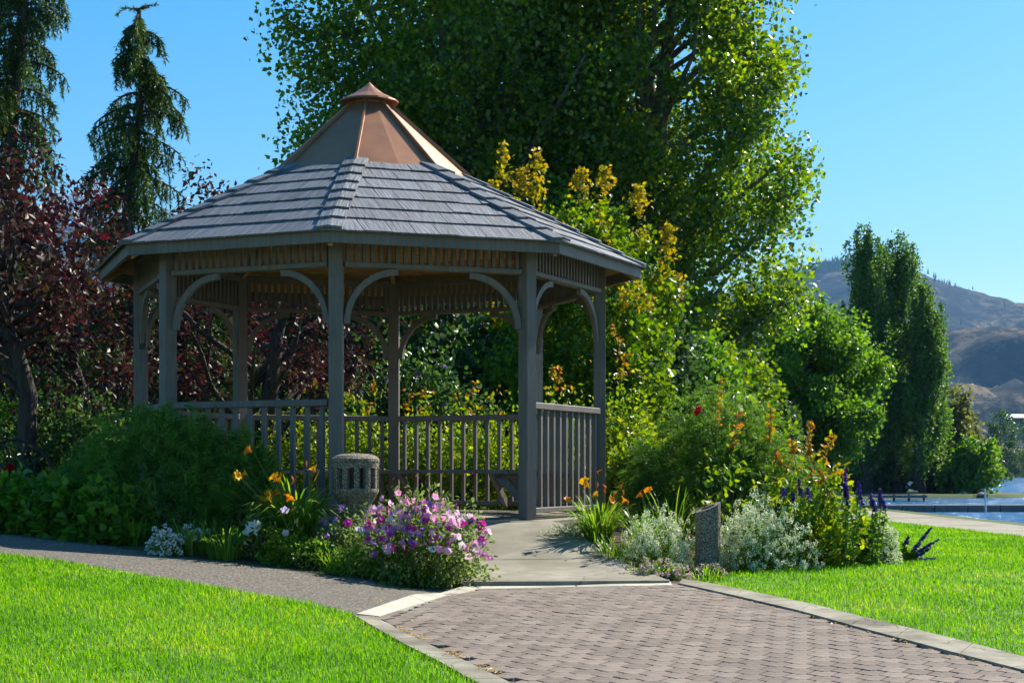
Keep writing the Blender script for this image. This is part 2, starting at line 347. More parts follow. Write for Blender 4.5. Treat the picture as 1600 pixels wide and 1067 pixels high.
# ------------------------------------------------------------------ ground, lake, hills
def struct(o): o['kind'] = 'structure'; return o
def stuff(o, label=None, cat=None):
    o['kind'] = 'stuff'
    if label: tag(o, label, cat)
    return o
SHORE = [(-200, 7.45), (42, 7.45), (50, 9.8), (60, 11.6), (84, 13.6), (91, 20), (95, 29.6), (112, 30.5), (120, 25), (200, 24), (700, 26)]
def shore(y): return np.interp(y, [s[0] for s in SHORE], [s[1] for s in SHORE])
ZW = CZ - 1.6
ys = np.concatenate([np.arange(-12, 4, 2.0), np.arange(4, 32, 0.4), np.arange(32, 60, 2.0), np.arange(60, 124, 2.0), np.arange(130, 350, 20.0), [348, 352, 500, 900, 1500, 2600, 6000]])
offs = np.concatenate([[-6000, -2500, -1200, -600, -300, -150, -90, -60, -45, -35, -28, -23], np.arange(-20, -0.2, 0.4), [0, 0.5, 1.2, 3, 60, 400, 6000]])
Vg = []
for y in ys:
    s = float(shore(y))
    for o in offs:
        x = s + o; q_ = float(sstep(33.0, 43.0, y)); z = (gz(x, y) if y < 340 else -0.4) * (1 - q_) - 0.95 * q_
        if y >= 350: z = -0.95 + min(6, (y - 350) * 0.004)
        elif o > 0: z = {0.5: -1.0, 1.2: -1.35}.get(float(o), -2.6)
        Vg.append((x, y, z))
nx = len(offs); q = []
for i in range(len(ys) - 1):
    for j in range(nx - 1): q.append((i * nx + j, i * nx + j + 1, (i + 1) * nx + j + 1, (i + 1) * nx + j))
struct(npobj('ground', np.array(Vg), np.array(q), M['field'], smooth=True))

m, t, b = nmat('lake_water'); k = t.links.new
df = N(t, 'BsdfDiffuse'); df.inputs[0].default_value = (0.02, 0.09, 0.20, 1); gl = N(t, 'BsdfGlossy'); gl.inputs['Roughness'].default_value = 0.12; gl.inputs[0].default_value = (0.85, 0.92, 1, 1)
ms = N(t, 'MixShader'); ms.inputs[0].default_value = 0.36; k(df.outputs[0], ms.inputs[1]); k(gl.outputs[0], ms.inputs[2]); k(ms.outputs[0], t.nodes['Material Output'].inputs[0])
co = N(t, 'TexCoord'); mp = N(t, 'Mapping'); mp.inputs['Scale'].default_value = (0.55, 1.3, 1); n = N(t, 'TexNoise'); n.inputs['Scale'].default_value = 1.3; n.inputs['Detail'].default_value = 6
bp = N(t, 'Bump'); bp.inputs['Strength'].default_value = 1.0; bp.inputs['Distance'].default_value = 0.5
k(co.outputs['Object'], mp.inputs[0]); k(mp.outputs[0], n.inputs[0]); k(n.outputs[0], bp.inputs['Height']); k(bp.outputs[0], gl.inputs['Normal']); k(bp.outputs[0], df.inputs['Normal'])
M['water'] = m
wy = np.array([-12, 20, 31, 42, 50, 60, 84, 91, 95, 112, 120, 200, 351.0]); Vw = []; Fw = []
for i, y in enumerate(wy):
    Vw += [(float(shore(y)) + 0.1, y, ZW), (1500, y, ZW)]
    if i: Fw.append((2 * i - 2, 2 * i - 1, 2 * i + 1, 2 * i))
struct(npobj('water', np.array(Vw), np.array(Fw), M['water']))

# dry hills beyond the lake
m, t, b = nmat('dry_hillside'); k = t.links.new
co = N(t, 'TexCoord'); n1 = N(t, 'TexNoise'); n1.inputs['Scale'].default_value = 0.011; n1.inputs['Detail'].default_value = 9; n1.inputs['Roughness'].default_value = 0.74
k(co.outputs['Object'], n1.inputs[0])
r1 = ramp(t, [(0.012, 0.02, 0.022), (0.03, 0.035, 0.03), (0.15, 0.115, 0.07), (0.27, 0.21, 0.13)], [0.40, 0.50, 0.57, 0.70]); k(n1.outputs[0], r1.inputs[0])
n2 = N(t, 'TexNoise'); n2.inputs['Scale'].default_value = 0.06; n2.inputs['Detail'].default_value = 7; n2.inputs['Roughness'].default_value = 0.75; k(co.outputs['Object'], n2.inputs[0])
r2 = ramp(t, [(0.12, 0.16, 0.18), (0.7, 0.7, 0.7), (1, 1, 1)], [0.44, 0.52, 0.60]); k(n2.outputs[0], r2.inputs[0])
mu = N(t, 'MixRGB', blend_type='MULTIPLY'); mu.inputs[0].default_value = 1.0; k(r1.outputs[0], mu.inputs[1]); k(r2.outputs[0], mu.inputs[2])
k(mu.outputs[0], b.inputs['Base Color']); b.inputs['Roughness'].default_value = 0.95; b.inputs['Specular IOR Level'].default_value = 0.05
M['hill'] = m
def fbm(x, y, seed, octs=6, base=1.0):
    r = np.random.default_rng(seed); z = np.zeros_like(x); a = 1.0; f = base
    for o in range(octs):
        for _ in range(3):
            th = r.uniform(0, 6.28); ph = r.uniform(0, 6.28)
            z += a / 3 * np.sin((x * math.cos(th) + y * math.sin(th)) * f + ph + 1.3 * np.sin(f * 0.6 * (x * math.sin(th) - y * math.cos(th)) + ph * 2))
        a *= 0.5; f *= 2.03
    return z
def hill(name, Dc, Df, Db, prof, seed, amp):
    xs = np.linspace(-2.2 * Dc / 2.588, 3.2 * Dc / 2.588, 330); vs_ = np.concatenate([np.linspace(0, 1, 90), 1 + np.linspace(0, 1, 6)[1:]])
    X, Vv = np.meshgrid(xs, vs_); Y = np.where(Vv <= 1, Df + (Dc - Df) * Vv, Dc + (Db - Dc) * (Vv - 1))
    px = 800 + X * F / Dc; crest = CZ + (HY - np.interp(px, [p[0] for p in prof], [p[1] for p in prof])) * Dc / F
    shp = np.where(Vv <= 1, np.clip(Vv, 0, 1) ** 1.15, np.clip(2 - Vv, 0, 1))
    fl = np.sin(np.pi * np.clip(Vv, 0, 1)) * 0.9 + 0.12
    Z = crest * shp + amp * fl * fbm(X, Y, seed, 6, 2 * math.pi / (Dc * 0.22)) * np.clip(shp * 3, 0, 1)
    V = np.stack([X, Y, Z - 3], -1).reshape(-1, 3); a, c = X.shape
    i = (np.arange(a - 1)[:, None] * c + np.arange(c - 1)[None]).ravel()
    o = struct(npobj(name, V, np.stack([i, i + 1, i + c + 1, i + c], 1), M['hill'], smooth=False)); return V.reshape(a, c, 3)
VA = hill('mountain', 3400, 1900, 4600, [(-1400, 470), (-300, 400), (60, 345), (140, 352), (330, 400), (700, 470), (1000, 500), (1210, 442), (1250, 422), (1295, 409), (1340, 402), (1400, 407), (1450, 426), (1495, 440), (1540, 452), (1575, 470), (1600, 492), (1680, 560), (1900, 620), (3000, 600)], 3, 80)
VB = hill('foothill', 1900, 1100, 2600, [(-1400, 560), (0, 520), (600, 610), (1100, 560), (1300, 540), (1450, 522), (1520, 515), (1600, 520), (1750, 540), (2200, 600), (4000, 640)], 11, 42)
# conifers along the crest read as one far wood
parts = []
for V, n, lo, hi, hh in ((VA, 2600, 84, 93, 8), (VA, 700, 40, 86, 7), (VB, 400, 30, 88, 4.5)):
    a = rng.integers(lo, hi, n); c = np.clip(164 + rng.normal(size=n) * 4.5, 150, 176).astype(int) if hh == 8 else rng.integers(20, 320, n); B = V[a, c] + rng.normal(size=(n, 3)) * [13, 9, 0]
    if hh == 8:
        keep = rng.random(n) < 0.75; B = B[keep]; n = len(B)
    h = hh * rng.uniform(0.6, 1.5, n)
    for kx in range(5):
        th = kx * 2 * math.pi / 5
        e = np.stack([np.cos(th) * h * 0.2, np.sin(th) * h * 0.2, np.zeros(n)], 1); e2 = np.stack([np.cos(th + 1.2566) * h * 0.2, np.sin(th + 1.2566) * h * 0.2, np.zeros(n)], 1)
        Vt = np.stack([B + e - [0, 0, 2], B + e2 - [0, 0, 2], B + np.stack([0 * h, 0 * h, h], 1)], 1).reshape(-1, 3)
        parts.append((Vt, [(np.arange(n)[:, None] * 3 + [0, 1, 2]).astype(np.int32)]))
V, fl = merge(parts); stuff(npobj('hillside_conifers', V, fl, M['shade']), 'scattered dark conifers along the crest and slopes of the dry mountain', 'forest')

# low cumulus far beyond the mountain
M['cloud'] = leafmat('cloud_white', [(0.8, 0.82, 0.85), (0.86, 0.87, 0.88)], 0.5, 1.0, 0.0, tcol=0.5, tval=1.0)
for lab, px0, px1, yb, hmax, n in (('white cumulus cloud low behind the left trees', 60, 215, 352, 62, 46),):
    bm = bmesh.new(); Dc = 9000.0
    for i in range(n):
        u_ = rng.random(); px = px0 + (px1 - px0) * u_; py = yb - rng.random() * hmax * math.sin(math.pi * (0.1 + 0.8 * u_)); r_ = rng.uniform(0.35, 1.0) * hmax * 0.28 * Dc / F
        g_ = bmesh.ops.create_icosphere(bm, subdivisions=3, radius=r_, matrix=Matrix.Translation(at(px, py, Dc + rng.normal() * 60)))
    for v in bm.verts: v.co += Vector(rng.normal(size=3) * 3.0)
    me = bpy.data.meshes.new('cloud'); bm.to_mesh(me); bm.free(); me.materials.append(M['cloud']); tag(link(bpy.data.objects.new('cloud', me)), lab, 'cloud')

# ------------------------------------------------------------------ paths, paving, kerbs, lawns (photo edges carried onto the ground)
G = onground
pA = [G(0, 829), G(120, 846), G(230, 861), G(320, 874), G(400, 884), G(520, 900), G(620, 908), G(715, 915)]
pB = [G(0, 868), G(100, 879), G(200, 896), G(300, 913), G(400, 931), G(480, 945), G(548, 961)]
far = [Vector((-7.5, 14.2, 0)), Vector((-6.6, 11.6, 0))]
cornL = G(560, 968); cornM = G(742, 921); cornR = G(1052, 914)
path_poly = [far[0]] + pA + [G(735, 921), cornL] + pB[::-1] + [far[1]]
struct(drape('asphalt_path', [(p.x, p.y) for p in path_poly], 0.004, M['asphalt']))
sb = [G(585, 968), G(650, 1002), G(720, 1035), G(785, 1067)]
dirB = (sb[-1] - sb[-2]).normalized(); sb.append(sb[-1] + dirB * 2.5)
kerbR = [G(1060, 917), G(1150, 937), G(1250, 961), G(1330, 984), G(1400, 1003), G(1500, 1030), G(1600, 1056)]
dirR = (kerbR[-1] - kerbR[-2]).normalized(); kerbR.append(kerbR[-1] + dirR * 3.0)
patio = [(p.x, p.y) for p in ([G(745, 922)] + [cornR] + kerbR + sb[::-1])]
struct(drape('paving_bed', patio, 0.003, M['joint']))
# interlocking pavers: S-sided blocks, rows staggered by half
pw, pq = 0.118, 0.140; gap = 0.0036
def paver_outline():
    a = 0.017; f = [(-0.5, a), (-0.42, a * 0.95), (0.28, -a * 0.92), (0.37, -a), (0.5, a)]
    top = sorted([((u + 0.5 if u < 0 else u - 0.5), v) for u, v in f[:-1] if abs(u) > 1e-6] + [(0.5, float(np.interp(0.0, [q[0] for q in f], [q[1] for q in f]))), (-0.5, float(np.interp(0.0, [q[0] for q in f], [q[1] for q in f])))])
    pts = [(u * pw, v - pq / 2) for u, v in f] + [(u * pw, v + pq / 2) for u, v in top[::-1]]
    return [(x * (1 - 2 * gap / pw), y * (1 - 2 * gap / pq)) for x, y in pts]
po = paver_outline(); n = len(po)
inset = [(x * 0.955, y * 0.97) for x, y in po]
Vp = [(x, y, -0.03) for x, y in po] + [(x, y, 0.0115) for x, y in po] + [(x, y, 0.0145) for x, y in inset]
Fp = [[i, (i + 1) % n, n + (i + 1) % n, n + i] for i in range(n)] + [[n + i, n + (i + 1) % n, 2 * n + (i + 1) % n, 2 * n + i] for i in range(n)] + [list(range(2 * n, 3 * n))]
pm = bpy.data.meshes.new('paver'); pm.from_pydata(Vp, [], Fp); pm.materials.append(M['paver']); pm.update()
rot = R(-33); cells = []
for i in range(-75, 85):
    for jx in range(-60, 60):
        u = (i + (0.5 if jx % 2 else 0)) * pw; v = jx * pq
        x = 0.9 + u * math.cos(rot) - v * math.sin(rot); y = 9.0 + u * math.sin(rot) + v * math.cos(rot)
        cells.append((x, y))
cells = np.array(cells); cells = cells[inpoly(cells[:, 0], cells[:, 1], patio)]
pxs = 800 + cells[:, 0] * F / cells[:, 1]; pys = HY + (CZ - ground(cells[:, 0], cells[:, 1])) * F / cells[:, 1]
vis = (pxs > -5) & (pxs < 1605) & (pys < 1072)
order = np.lexsort((cells[:, 1], ~vis)); near = set(order[:300].tolist()); bigV = []; bigF = []
base_patio = empty('paved_patio', (0.9, 9.0, gz(0.9, 9))); tag(base_patio, 'reddish brown interlocking paver patio in front of the gazebo walk', 'paving'); base_patio['kind'] = 'structure'
sl = math.atan(0.034)
for i, (x, y) in enumerate(cells):
    z = gz(x, y) + 0.004 + random.uniform(-0.0012, 0.0012)
    e = (Euler((sl + random.gauss(0, 0.006), random.gauss(0, 0.006), 0)).to_matrix() @ Matrix.Rotation(rot + random.gauss(0, 0.012), 3, 'Z')).to_euler()
    if i in near:
        o = bpy.data.objects.new('paver', pm); COL.objects.link(o); o.parent = base_patio
        o.location = Vector((x, y, z)) - base_patio.location; o.rotation_euler = e
    else:
        mt = Matrix.Translation((x, y, z)) @ e.to_matrix().to_4x4(); k0 = len(bigV)
        bigV += [mt @ Vector(v) for v in Vp]; bigF += [[q + k0 for q in f] for f in Fp]
me = bpy.data.meshes.new('paver_field'); me.from_pydata([v - base_patio.location for v in bigV], [], bigF); me.materials.append(M['paver_far'])
o = link(bpy.data.objects.new('paver_field', me), base_patio); o['kind'] = 'stuff'

def band(name, inner, outer, off, thick, mat, cuts=None):
    """a row of cast slabs between two edge lines, each slab its own piece"""
    root = empty(name, (0, 0, 0)); root['kind'] = 'structure'
    for i in range(len(inner) - 1):
        a, b, c, d = inner[i], inner[i + 1], outer[i + 1], outer[i]
        g_ = 0.004
        ab = (b - a).normalized() * g_
        o = drape('slab', [((a + ab).x, (a + ab).y), ((b - ab).x, (b - ab).y), ((c - ab).x, (c - ab).y), ((d + ab).x, (d + ab).y)], off, mat, 0.4, thick=thick)
        o.parent = root
    return root
# slabs: lawn side, path side, across the walk, right kerb
so = [G(553, 966), G(618, 1004), G(680, 1036), G(735, 1067)]; so.append(so[-1] + dirB * 2.5)
band('edging_slabs', sb, so, 0.022, 0.08, M['kerbstone'])
band('path_edging', [G(592, 968), G(665, 945), G(748, 923)], [G(556, 964), G(640, 935), G(730, 917)], 0.022, 0.06, M['concrete'])
band('threshold_strip', [G(748, 924), G(900, 921), G(1052, 918)], [G(740, 916), G(900, 913), G(1046, 909)], 0.020, 0.06, M['concrete'])
ko = [G(1066, 910), G(1160, 927), G(1268, 950), G(1350, 971), G(1420, 988), G(1520, 1013), G(1606, 1036)]; ko.append(ko[-1] + dirR * 3.0)
band('kerb', kerbR, ko, 0.030, 0.10, M['kerbstone'])
# walk up to the gazebo, in two pours with a joint
wz = lambda x, y: gz(x, y)
def slab_z(x, y):
    d = (14.25 - y) / 2.4; t = min(1, max(0, d)); return -0.012 * (1 - t) + (gz(0.6, 11.75) + 0.012) * (t if t < 0.55 else t) 
def walkz(x, y):
    return float(np.interp(y, [11.2, 11.75, 12.7, 14.0, 15], [-0.40, -0.372, -0.285, -0.02, -0.006]))
e1 = [at(735, 915, 11.7), at(1046, 909, 11.75)]
jl = (0.0, 12.78); sidev = Vector((math.cos(R(-20.4 + 0)), math.sin(R(20.4)), 0))
A0 = Vector((-0.35, 11.72, 0)); A1 = Vector((1.12, 11.78, 0)); B0 = Vector((-0.75, 12.72, 0)); B1 = Vector((0.80, 12.80, 0)); C0 = Vector((-1.42, 13.62, 0)); C1 = Vector((0.30, 14.26, 0))
walk = empty('concrete_walk', (0, 0, 0)); walk['kind'] = 'structure'
dw = (B0 - A0).normalized() * 0.006
drape('slab', [(A0.x, A0.y), (A1.x, A1.y), ((B1 - dw).x, (B1 - dw).y), ((B0 - dw).x, (B0 - dw).y)], 0.012, M['walk'], 0.2, hf=walkz, thick=0.12).parent = walk
drape('slab', [((B0 + dw).x, (B0 + dw).y), ((B1 + dw).x, (B1 + dw).y), (C1.x, C1.y), (C0.x, C0.y)], 0.012, M['walk'], 0.2, hf=walkz, thick=0.12).parent = walk
# lakeside path
lp = [(5.95, 14), (5.88, 19), (5.62, 24), (5.55, 31), (6.95, 31), (7.0, 23), (7.15, 14)]
struct(drape('lakeside_path', lp, 0.012, M['walk'], 0.5))
# lawns
bedR = [G(1092, 908), G(1180, 893), G(1260, 886), G(1340, 880), G(1398, 868), Vector((3.75, 16.0, 0)), Vector((3.9, 19, 0)), Vector((4.2, 31, 0))]
lawnR = [(p.x, p.y) for p in ko] + [(6.4, 5.8), (6.4, 12.0), (5.92, 14), (5.86, 19), (5.60, 24), (5.53, 31)] + [(p.x, p.y) for p in bedR[::-1]]
struct(drape('lawn', lawnR, 0.006, M['turf'], 0.5))
lawnL = [(p.x, p.y) for p in pB] + [(p.x, p.y) for p in so] + [(-3.6, 4.2), (-6.4, 6.0), (-6.6, 11.4)]
struct(drape('lawn', lawnL, 0.006, M['turf'], 0.5))
soil = [(-6.9, 14.3)] + [(p.x, p.y) for p in pA] + [(-0.40, 11.75), (-0.8, 12.74), (-1.4, 13.6), (-2.3, 13.4), (-4.0, 15.0), (-7.0, 17)]
struct(drape('planting_bed', soil, 0.005, M['soil'], 0.3))
soil2 = [(1.15, 11.82)] + [(p.x, p.y) for p in bedR[:6]] + [(3.6, 17.2), (1.4, 16.8), (0.9, 15.4), (0.34, 14.3), (0.84, 12.8)]
struct(drape('planting_bed', soil2, 0.005, M['soil'], 0.3))

def grass(name, poly, dens, label, hmul=1.0):
    p = np.array([q[:2] for q in poly]); lo = p.min(0); hi = p.max(0); hi[1] = min(hi[1], 31)
    n = int(dens * np.prod(hi - lo)); x = rng.uniform(lo[0], hi[0], n); y = rng.uniform(lo[1], hi[1], n)
    keep = inpoly(x, y, [tuple(q) for q in p]); px = 800 + x * F / np.maximum(y, .1)
    keep &= (px > -260) & (px < 1860) & (y > 5.3) & (rng.random(n) < np.clip((9.0 / np.maximum(y, 9)) ** 1.25, 0.1, 1))
    x = x[keep]; y = y[keep]; n = len(x)
    h = rng.uniform(0.026, 0.050, n) * hmul * (1 + 0.25 * fbm(x * 1.0, y * 1.0, 5, 3, 3.0)); sc_ = np.clip((y / 9.0), 1, 2.2)
    a = rng.uniform(0, 6.283, n); mg = rng.uniform(0.1, 0.9, n)
    V, fl = blades(np.stack([x, y, ground(x, y) + 0.003], 1), np.clip(h, 0.02, 0.09), np.stack([np.cos(a) * mg, np.sin(a) * mg], 1), 0.0038 * sc_ * rng.uniform(0.7, 1.3, n), 2)
    return stuff(npobj(name, V, fl, M['grass']), label, 'grass')
grass('grass_blades', lawnL, 6200, 'bright sunlit lawn grass at lower left beside the grey path')
grass('grass_blades', lawnR, 4200, 'bright sunlit lawn grass on the right behind the kerb')

# ------------------------------------------------------------------ gazebo
TH = -0.0367; RP = 2.2
gaz = empty('gazebo', (GC[0], GC[1], 0), 0, 'eight sided taupe wooden gazebo with grey shingle roof and copper peak', 'gazebo')
def cor(k, r, z=0.0):                       # local coordinates: corner k, 0 facing the camera, counting to the right
    a = TH + k * math.pi / 4; return Vector((r * math.sin(a), -r * math.cos(a), z))
def frame(k):                               # side k: origin mid-side, u along the side, n outward
    a, b = cor(k, 1), cor(k + 1, 1); u = (b - a).normalized(); nn = Vector((u.y, -u.x, 0))
    return u, nn
SIDE = 2 * RP * math.sin(math.pi / 8); AP = RP * math.cos(math.pi / 8)
fl8 = MB().hexa([cor(k, 2.36, -0.22) for k in range(8)], [cor(k, 2.36, -0.004) for k in range(8)]); fl8.obj('floor', M['walk'], gaz, bevel=0.008)
pbm = MB().box((0, 0, 1.245), (0.114, 0.114, 2.49)).mesh('post', M['paint'], bevel=0.006)
for k in range(8):
    o = link(bpy.data.objects.new('post', pbm), gaz); o.location = cor(k, RP); o.rotation_euler = (0, 0, TH + k * math.pi / 4)
inner = SIDE - 0.125
beam = MB().box((0, 0, 2.12), (inner, 0.09, 0.042)).mesh('frieze_beam', M['paint'], bevel=0.004)
plate = MB().box((0, 0, 2.435), (inner, 0.09, 0.06)).mesh('top_plate', M['paint'], bevel=0.004)
slat = MB().box((0, 0, 2.273), (0.034, 0.032, 0.266)).mesh('slat', M['paint'])
rail = MB().box((0, 0, 0.982), (inner, 0.088, 0.056)).mesh('handrail', M['paint'], bevel=0.005)
brail = MB().box((0, 0, 0.078), (inner, 0.06, 0.044)).mesh('bottom_rail', M['paint'], bevel=0.004)
bal = MB().box((0, 0, 0.527), (0.036, 0.034, 0.854)).mesh('baluster', M['paint'])
mb = MB(); nseg = 12; r_o = 0.465; wdt = 0.052
for i in range(nseg):
    q = []
    for t in (i, i + 1):
        a = math.pi / 2 * t / nseg
        for rr in (r_o, r_o - wdt):
            for y in (-0.02, 0.02): q.append(Vector((r_o - rr * math.cos(a), y, 1.633 + rr * math.sin(a))))
    o0, o1, i0, i1, p0, p1, s0, s1 = q
    mb.add([o0, o1, i1, i0, p0, p1, s1, s0], [(0, 4, 5, 1), (3, 2, 6, 7), (0, 3, 7, 4), (1, 5, 6, 2)] + ([(0, 1, 2, 3)] if i == 0 else []) + ([(4, 7, 6, 5)] if i == nseg - 1 else []))
brace = mb.mesh('knee_brace', M['paint'])
bseat = MB().box((0, 0, 0.41), (inner - 0.25, 0.19, 0.038)).mesh('bench_board', M['paint'], bevel=0.004)
def side_mat(k, off=0.0, flip=False):
    u, nn = frame(k); c = nn * (AP + off); Mx = Matrix.Identity(4)
    if flip: u = -u
    Mx.col[0] = (*u, 0); Mx.col[1] = (*(nn if not flip else nn), 0); Mx.col[2] = (0, 0, 1, 0); Mx.col[3] = (*c, 1)
    return Mx
def put(name, me, mat4, parent=gaz):
    o = link(bpy.data.objects.new(name, me), parent); o.matrix_local = mat4; return o
T = Matrix.Translation
for k in range(8):
    S = side_mat(k)
    fb_ = put('frieze_beam', beam, S); put('top_plate', plate, S)
    for i in range(22): put('slat', slat, T((-inner / 2 + (i + 0.5) * inner / 22, 0, 0)), fb_)
    put('knee_brace', brace, S @ T((-SIDE / 2 + 0.060, 0, 0))); put('knee_brace', brace, S @ T((SIDE / 2 - 0.060, 0, 0)) @ Matrix.Rotation(math.pi, 4, 'Z'))
    if k == 0: continue                     # the way in
    hr_ = put('handrail', rail, S); put('bottom_rail', brail, T((0, 0, 0)), hr_)
    for i in range(11): put('baluster', bal, T((-inner / 2 + (i + 0.5) * inner / 11, 0, 0)), hr_)
    if k in (1, 2, 3, 4, 5):
        bn = empty('bench', (0, 0, 0)); bn.parent = gaz; bn.matrix_local = S
        for dd in (0.17, 0.37): put('bench_board', bseat, T((0, -dd, 0)), bn)
        for sx in (-1, 1):
            mb = MB(); x0 = sx * (inner / 2 - 0.24)
            mb.add([(x0 - .02, -.09, .03), (x0 + .02, -.09, .03), (x0 + .02, -.09, .12), (x0 - .02, -.09, .12), (x0 - .02, -.46, .375), (x0 + .02, -.46, .375), (x0 + .02, -.36, .388), (x0 - .02, -.36, .388)],
                   [(0, 1, 2, 3), (4, 7, 6, 5), (0, 4, 5, 1), (1, 5, 6, 2), (2, 6, 7, 3), (3, 7, 4, 0)])
            mb.obj('bench_bracket', M['paint'], bn)
            MB().box((x0, -0.27, 0.372), (0.04, 0.38, 0.036)).obj('bench_bearer', M['paint'], bn)
# roof frame
RE, ZE, RC, ZC = 2.616, 2.345, 0.98, 3.185   # eave corner, copper base corner
SL = (ZC - ZE) / (RE - RC)
def rz_(r): return ZE + (RE - r) * SL
for k in range(8):
    a, b = cor(k, RE - 0.02), cor(k + 1, RE - 0.02); u, nn = frame(k)
    mb = MB(); zb, zt = 2.247, 2.352
    a2, b2 = cor(k, RE - 0.055), cor(k + 1, RE - 0.055)
    mb.hexa([a + Vector((0, 0, zb)), b + Vector((0, 0, zb)), b2 + Vector((0, 0, zb)), a2 + Vector((0, 0, zb))], [a + Vector((0, 0, zt)), b + Vector((0, 0, zt)), b2 + Vector((0, 0, zt)), a2 + Vector((0, 0, zt))])
    mb.obj('fascia', M['paint'], gaz)
    # hip rafter
    p0 = cor(k, RE - 0.07, rz_(RE) - 0.12); p1 = cor(k, 0.12, rz_(0.12) - 0.12)
    mb = MB(); s = (cor(k + 2, 1) - cor(k - 2, 1)).normalized() * 0.02; h = Vector((0, 0, 0.09))
    mb.hexa([p0 - s, p0 + s, p1 + s, p1 - s], [p0 - s + h, p0 + s + h, p1 + s + h, p1 - s + h]); mb.obj('rafter', M['board'], gaz)
    # board lining under the shingles
    nb = 13
    for i in range(nb):
        r0 = RE - 0.06 - i * 0.19; r1 = r0 - 0.183
        if r1 < 0.05: break
        q = [cor(k, r0, rz_(r0) - 0.035), cor(k + 1, r0, rz_(r0) - 0.035), cor(k + 1, r1, rz_(r1) - 0.035), cor(k, r1, rz_(r1) - 0.035)]
        MB().hexa(q, [v + Vector((0, 0, 0.014)) for v in q]).obj('lining_board', M['board'], gaz)
# shingles: each course of each side in its own slope frame (x along the eave, y up the slope)
NC = 7; apE, apC = RE * math.cos(math.pi / 8), 0.90 * math.cos(math.pi / 8)
slope_len = math.hypot(apE - apC, rz_(0.90) - ZE); expo = slope_len / NC; pitch = math.atan2(rz_(0.90) - ZE, apE - apC)
hide = MB(); rr = random.Random(4)
for k in range(8):
    u, nn = frame(k); upv = (-nn * math.cos(pitch) + Vector((0, 0, math.sin(pitch)))).normalized(); nrm = u.cross(upv)
    Mx = Matrix.Identity(4); Mx.col[0] = (*u, 0); Mx.col[1] = (*upv, 0); Mx.col[2] = (*nrm, 0); Mx.col[3] = (*(nn * apE + Vector((0, 0, ZE))), 1)
    for c in range(NC):
        y0 = c * expo - (0.03 if c == 0 else 0); y1 = (c + 1) * expo + 0.03
        wl = lambda y: (apE - y * math.cos(pitch)) * math.tan(math.pi / 8)
        x = -wl(y0) - rr.uniform(0, 0.15)
        while x < wl(y0):
            wd = rr.choice((0.165, 0.2, 0.24, 0.31)) ; x0, x1 = x + 0.0025, x + wd - 0.0025; x += wd
            q = []
            for yy in (y0, y1):
                lim = wl(yy) + 0.004; q.append((min(max(x0, -lim), lim), min(max(x1, -lim), lim), yy + (rr.uniform(-0.006, 0.006) if yy == y0 else 0)))
            if q[0][1] - q[0][0] < 0.01: continue
            (a0, a1, ya), (b0, b1, yb) = q; tl = rr.uniform(0.012, 0.018)
            vs_ = [(a0, ya, 0.004), (a1, ya, 0.004), (b1, yb, 0.0), (b0, yb, 0.0), (a0, ya, tl + .004), (a1, ya, tl + .004), (b1, yb, 0.004), (b0, yb, 0.004)]
            fs_ = [(0, 3, 2, 1), (4, 5, 6, 7), (0, 1, 5, 4), (1, 2, 6, 5), (2, 3, 7, 6), (3, 0, 4, 7)]
            if k in (6, 7, 0, 1, 2):
                me = bpy.data.meshes.new('shingle'); me.from_pydata(vs_, [], fs_); me.materials.append(M['shingle']); me.update()
                put('shingle', me, Mx)
            else: hide.add([Mx @ Vector(v) for v in vs_], fs_)
    # hip caps
    d0 = cor(k, RE + 0.01, ZE + 0.012); d1 = cor(k, 0.93, rz_(0.93) + 0.02); hv = d1 - d0; un, n2 = frame(k - 1)
    ux = (cor(k + 2, 1) - cor(k - 2, 1)).normalized(); hd = hv.normalized(); hn = ux.cross(hd)
    Mh = Matrix.Identity(4); Mh.col[0] = (*ux, 0); Mh.col[1] = (*hd, 0); Mh.col[2] = (*hn, 0); Mh.col[3] = (*d0, 1)
    for c in range(8):
        y0 = c * hv.length / 8 - 0.012; y1 = y0 + hv.length / 8 + 0.03; wv = 0.105; dr = wv * math.sin(math.pi / 8) * math.sin(pitch) * 1.05
        vs_ = []
        for yy, tt in ((y0, 0.030), (y1, 0.008)):
            vs_ += [(-wv, yy + 0.02, tt - dr), (0, yy, tt), (wv, yy + 0.02, tt - dr), (-wv, yy + 0.02, tt - dr - 0.022), (0, yy, tt - 0.022), (wv, yy + 0.02, tt - dr - 0.022)]
        fs_ = [(0, 1, 7, 6), (1, 2, 8, 7), (3, 9, 10, 4), (4, 10, 11, 5), (0, 3, 4, 1), (1, 4, 5, 2), (6, 7, 10, 9), (7, 8, 11, 10), (0, 6, 9, 3), (2, 5, 11, 8)]
        if k in (6, 7, 0, 1, 2):
            me = bpy.data.meshes.new('hip_cap'); me.from_pydata(vs_, [], fs_); me.materials.append(M['shingle']); me.update(); put('hip_cap', me, Mh)
        else: hide.add([Mh @ Vector(v) for v in vs_], fs_)
hide.obj('rear_shingles', M['shingle'], gaz)['kind'] = 'stuff'
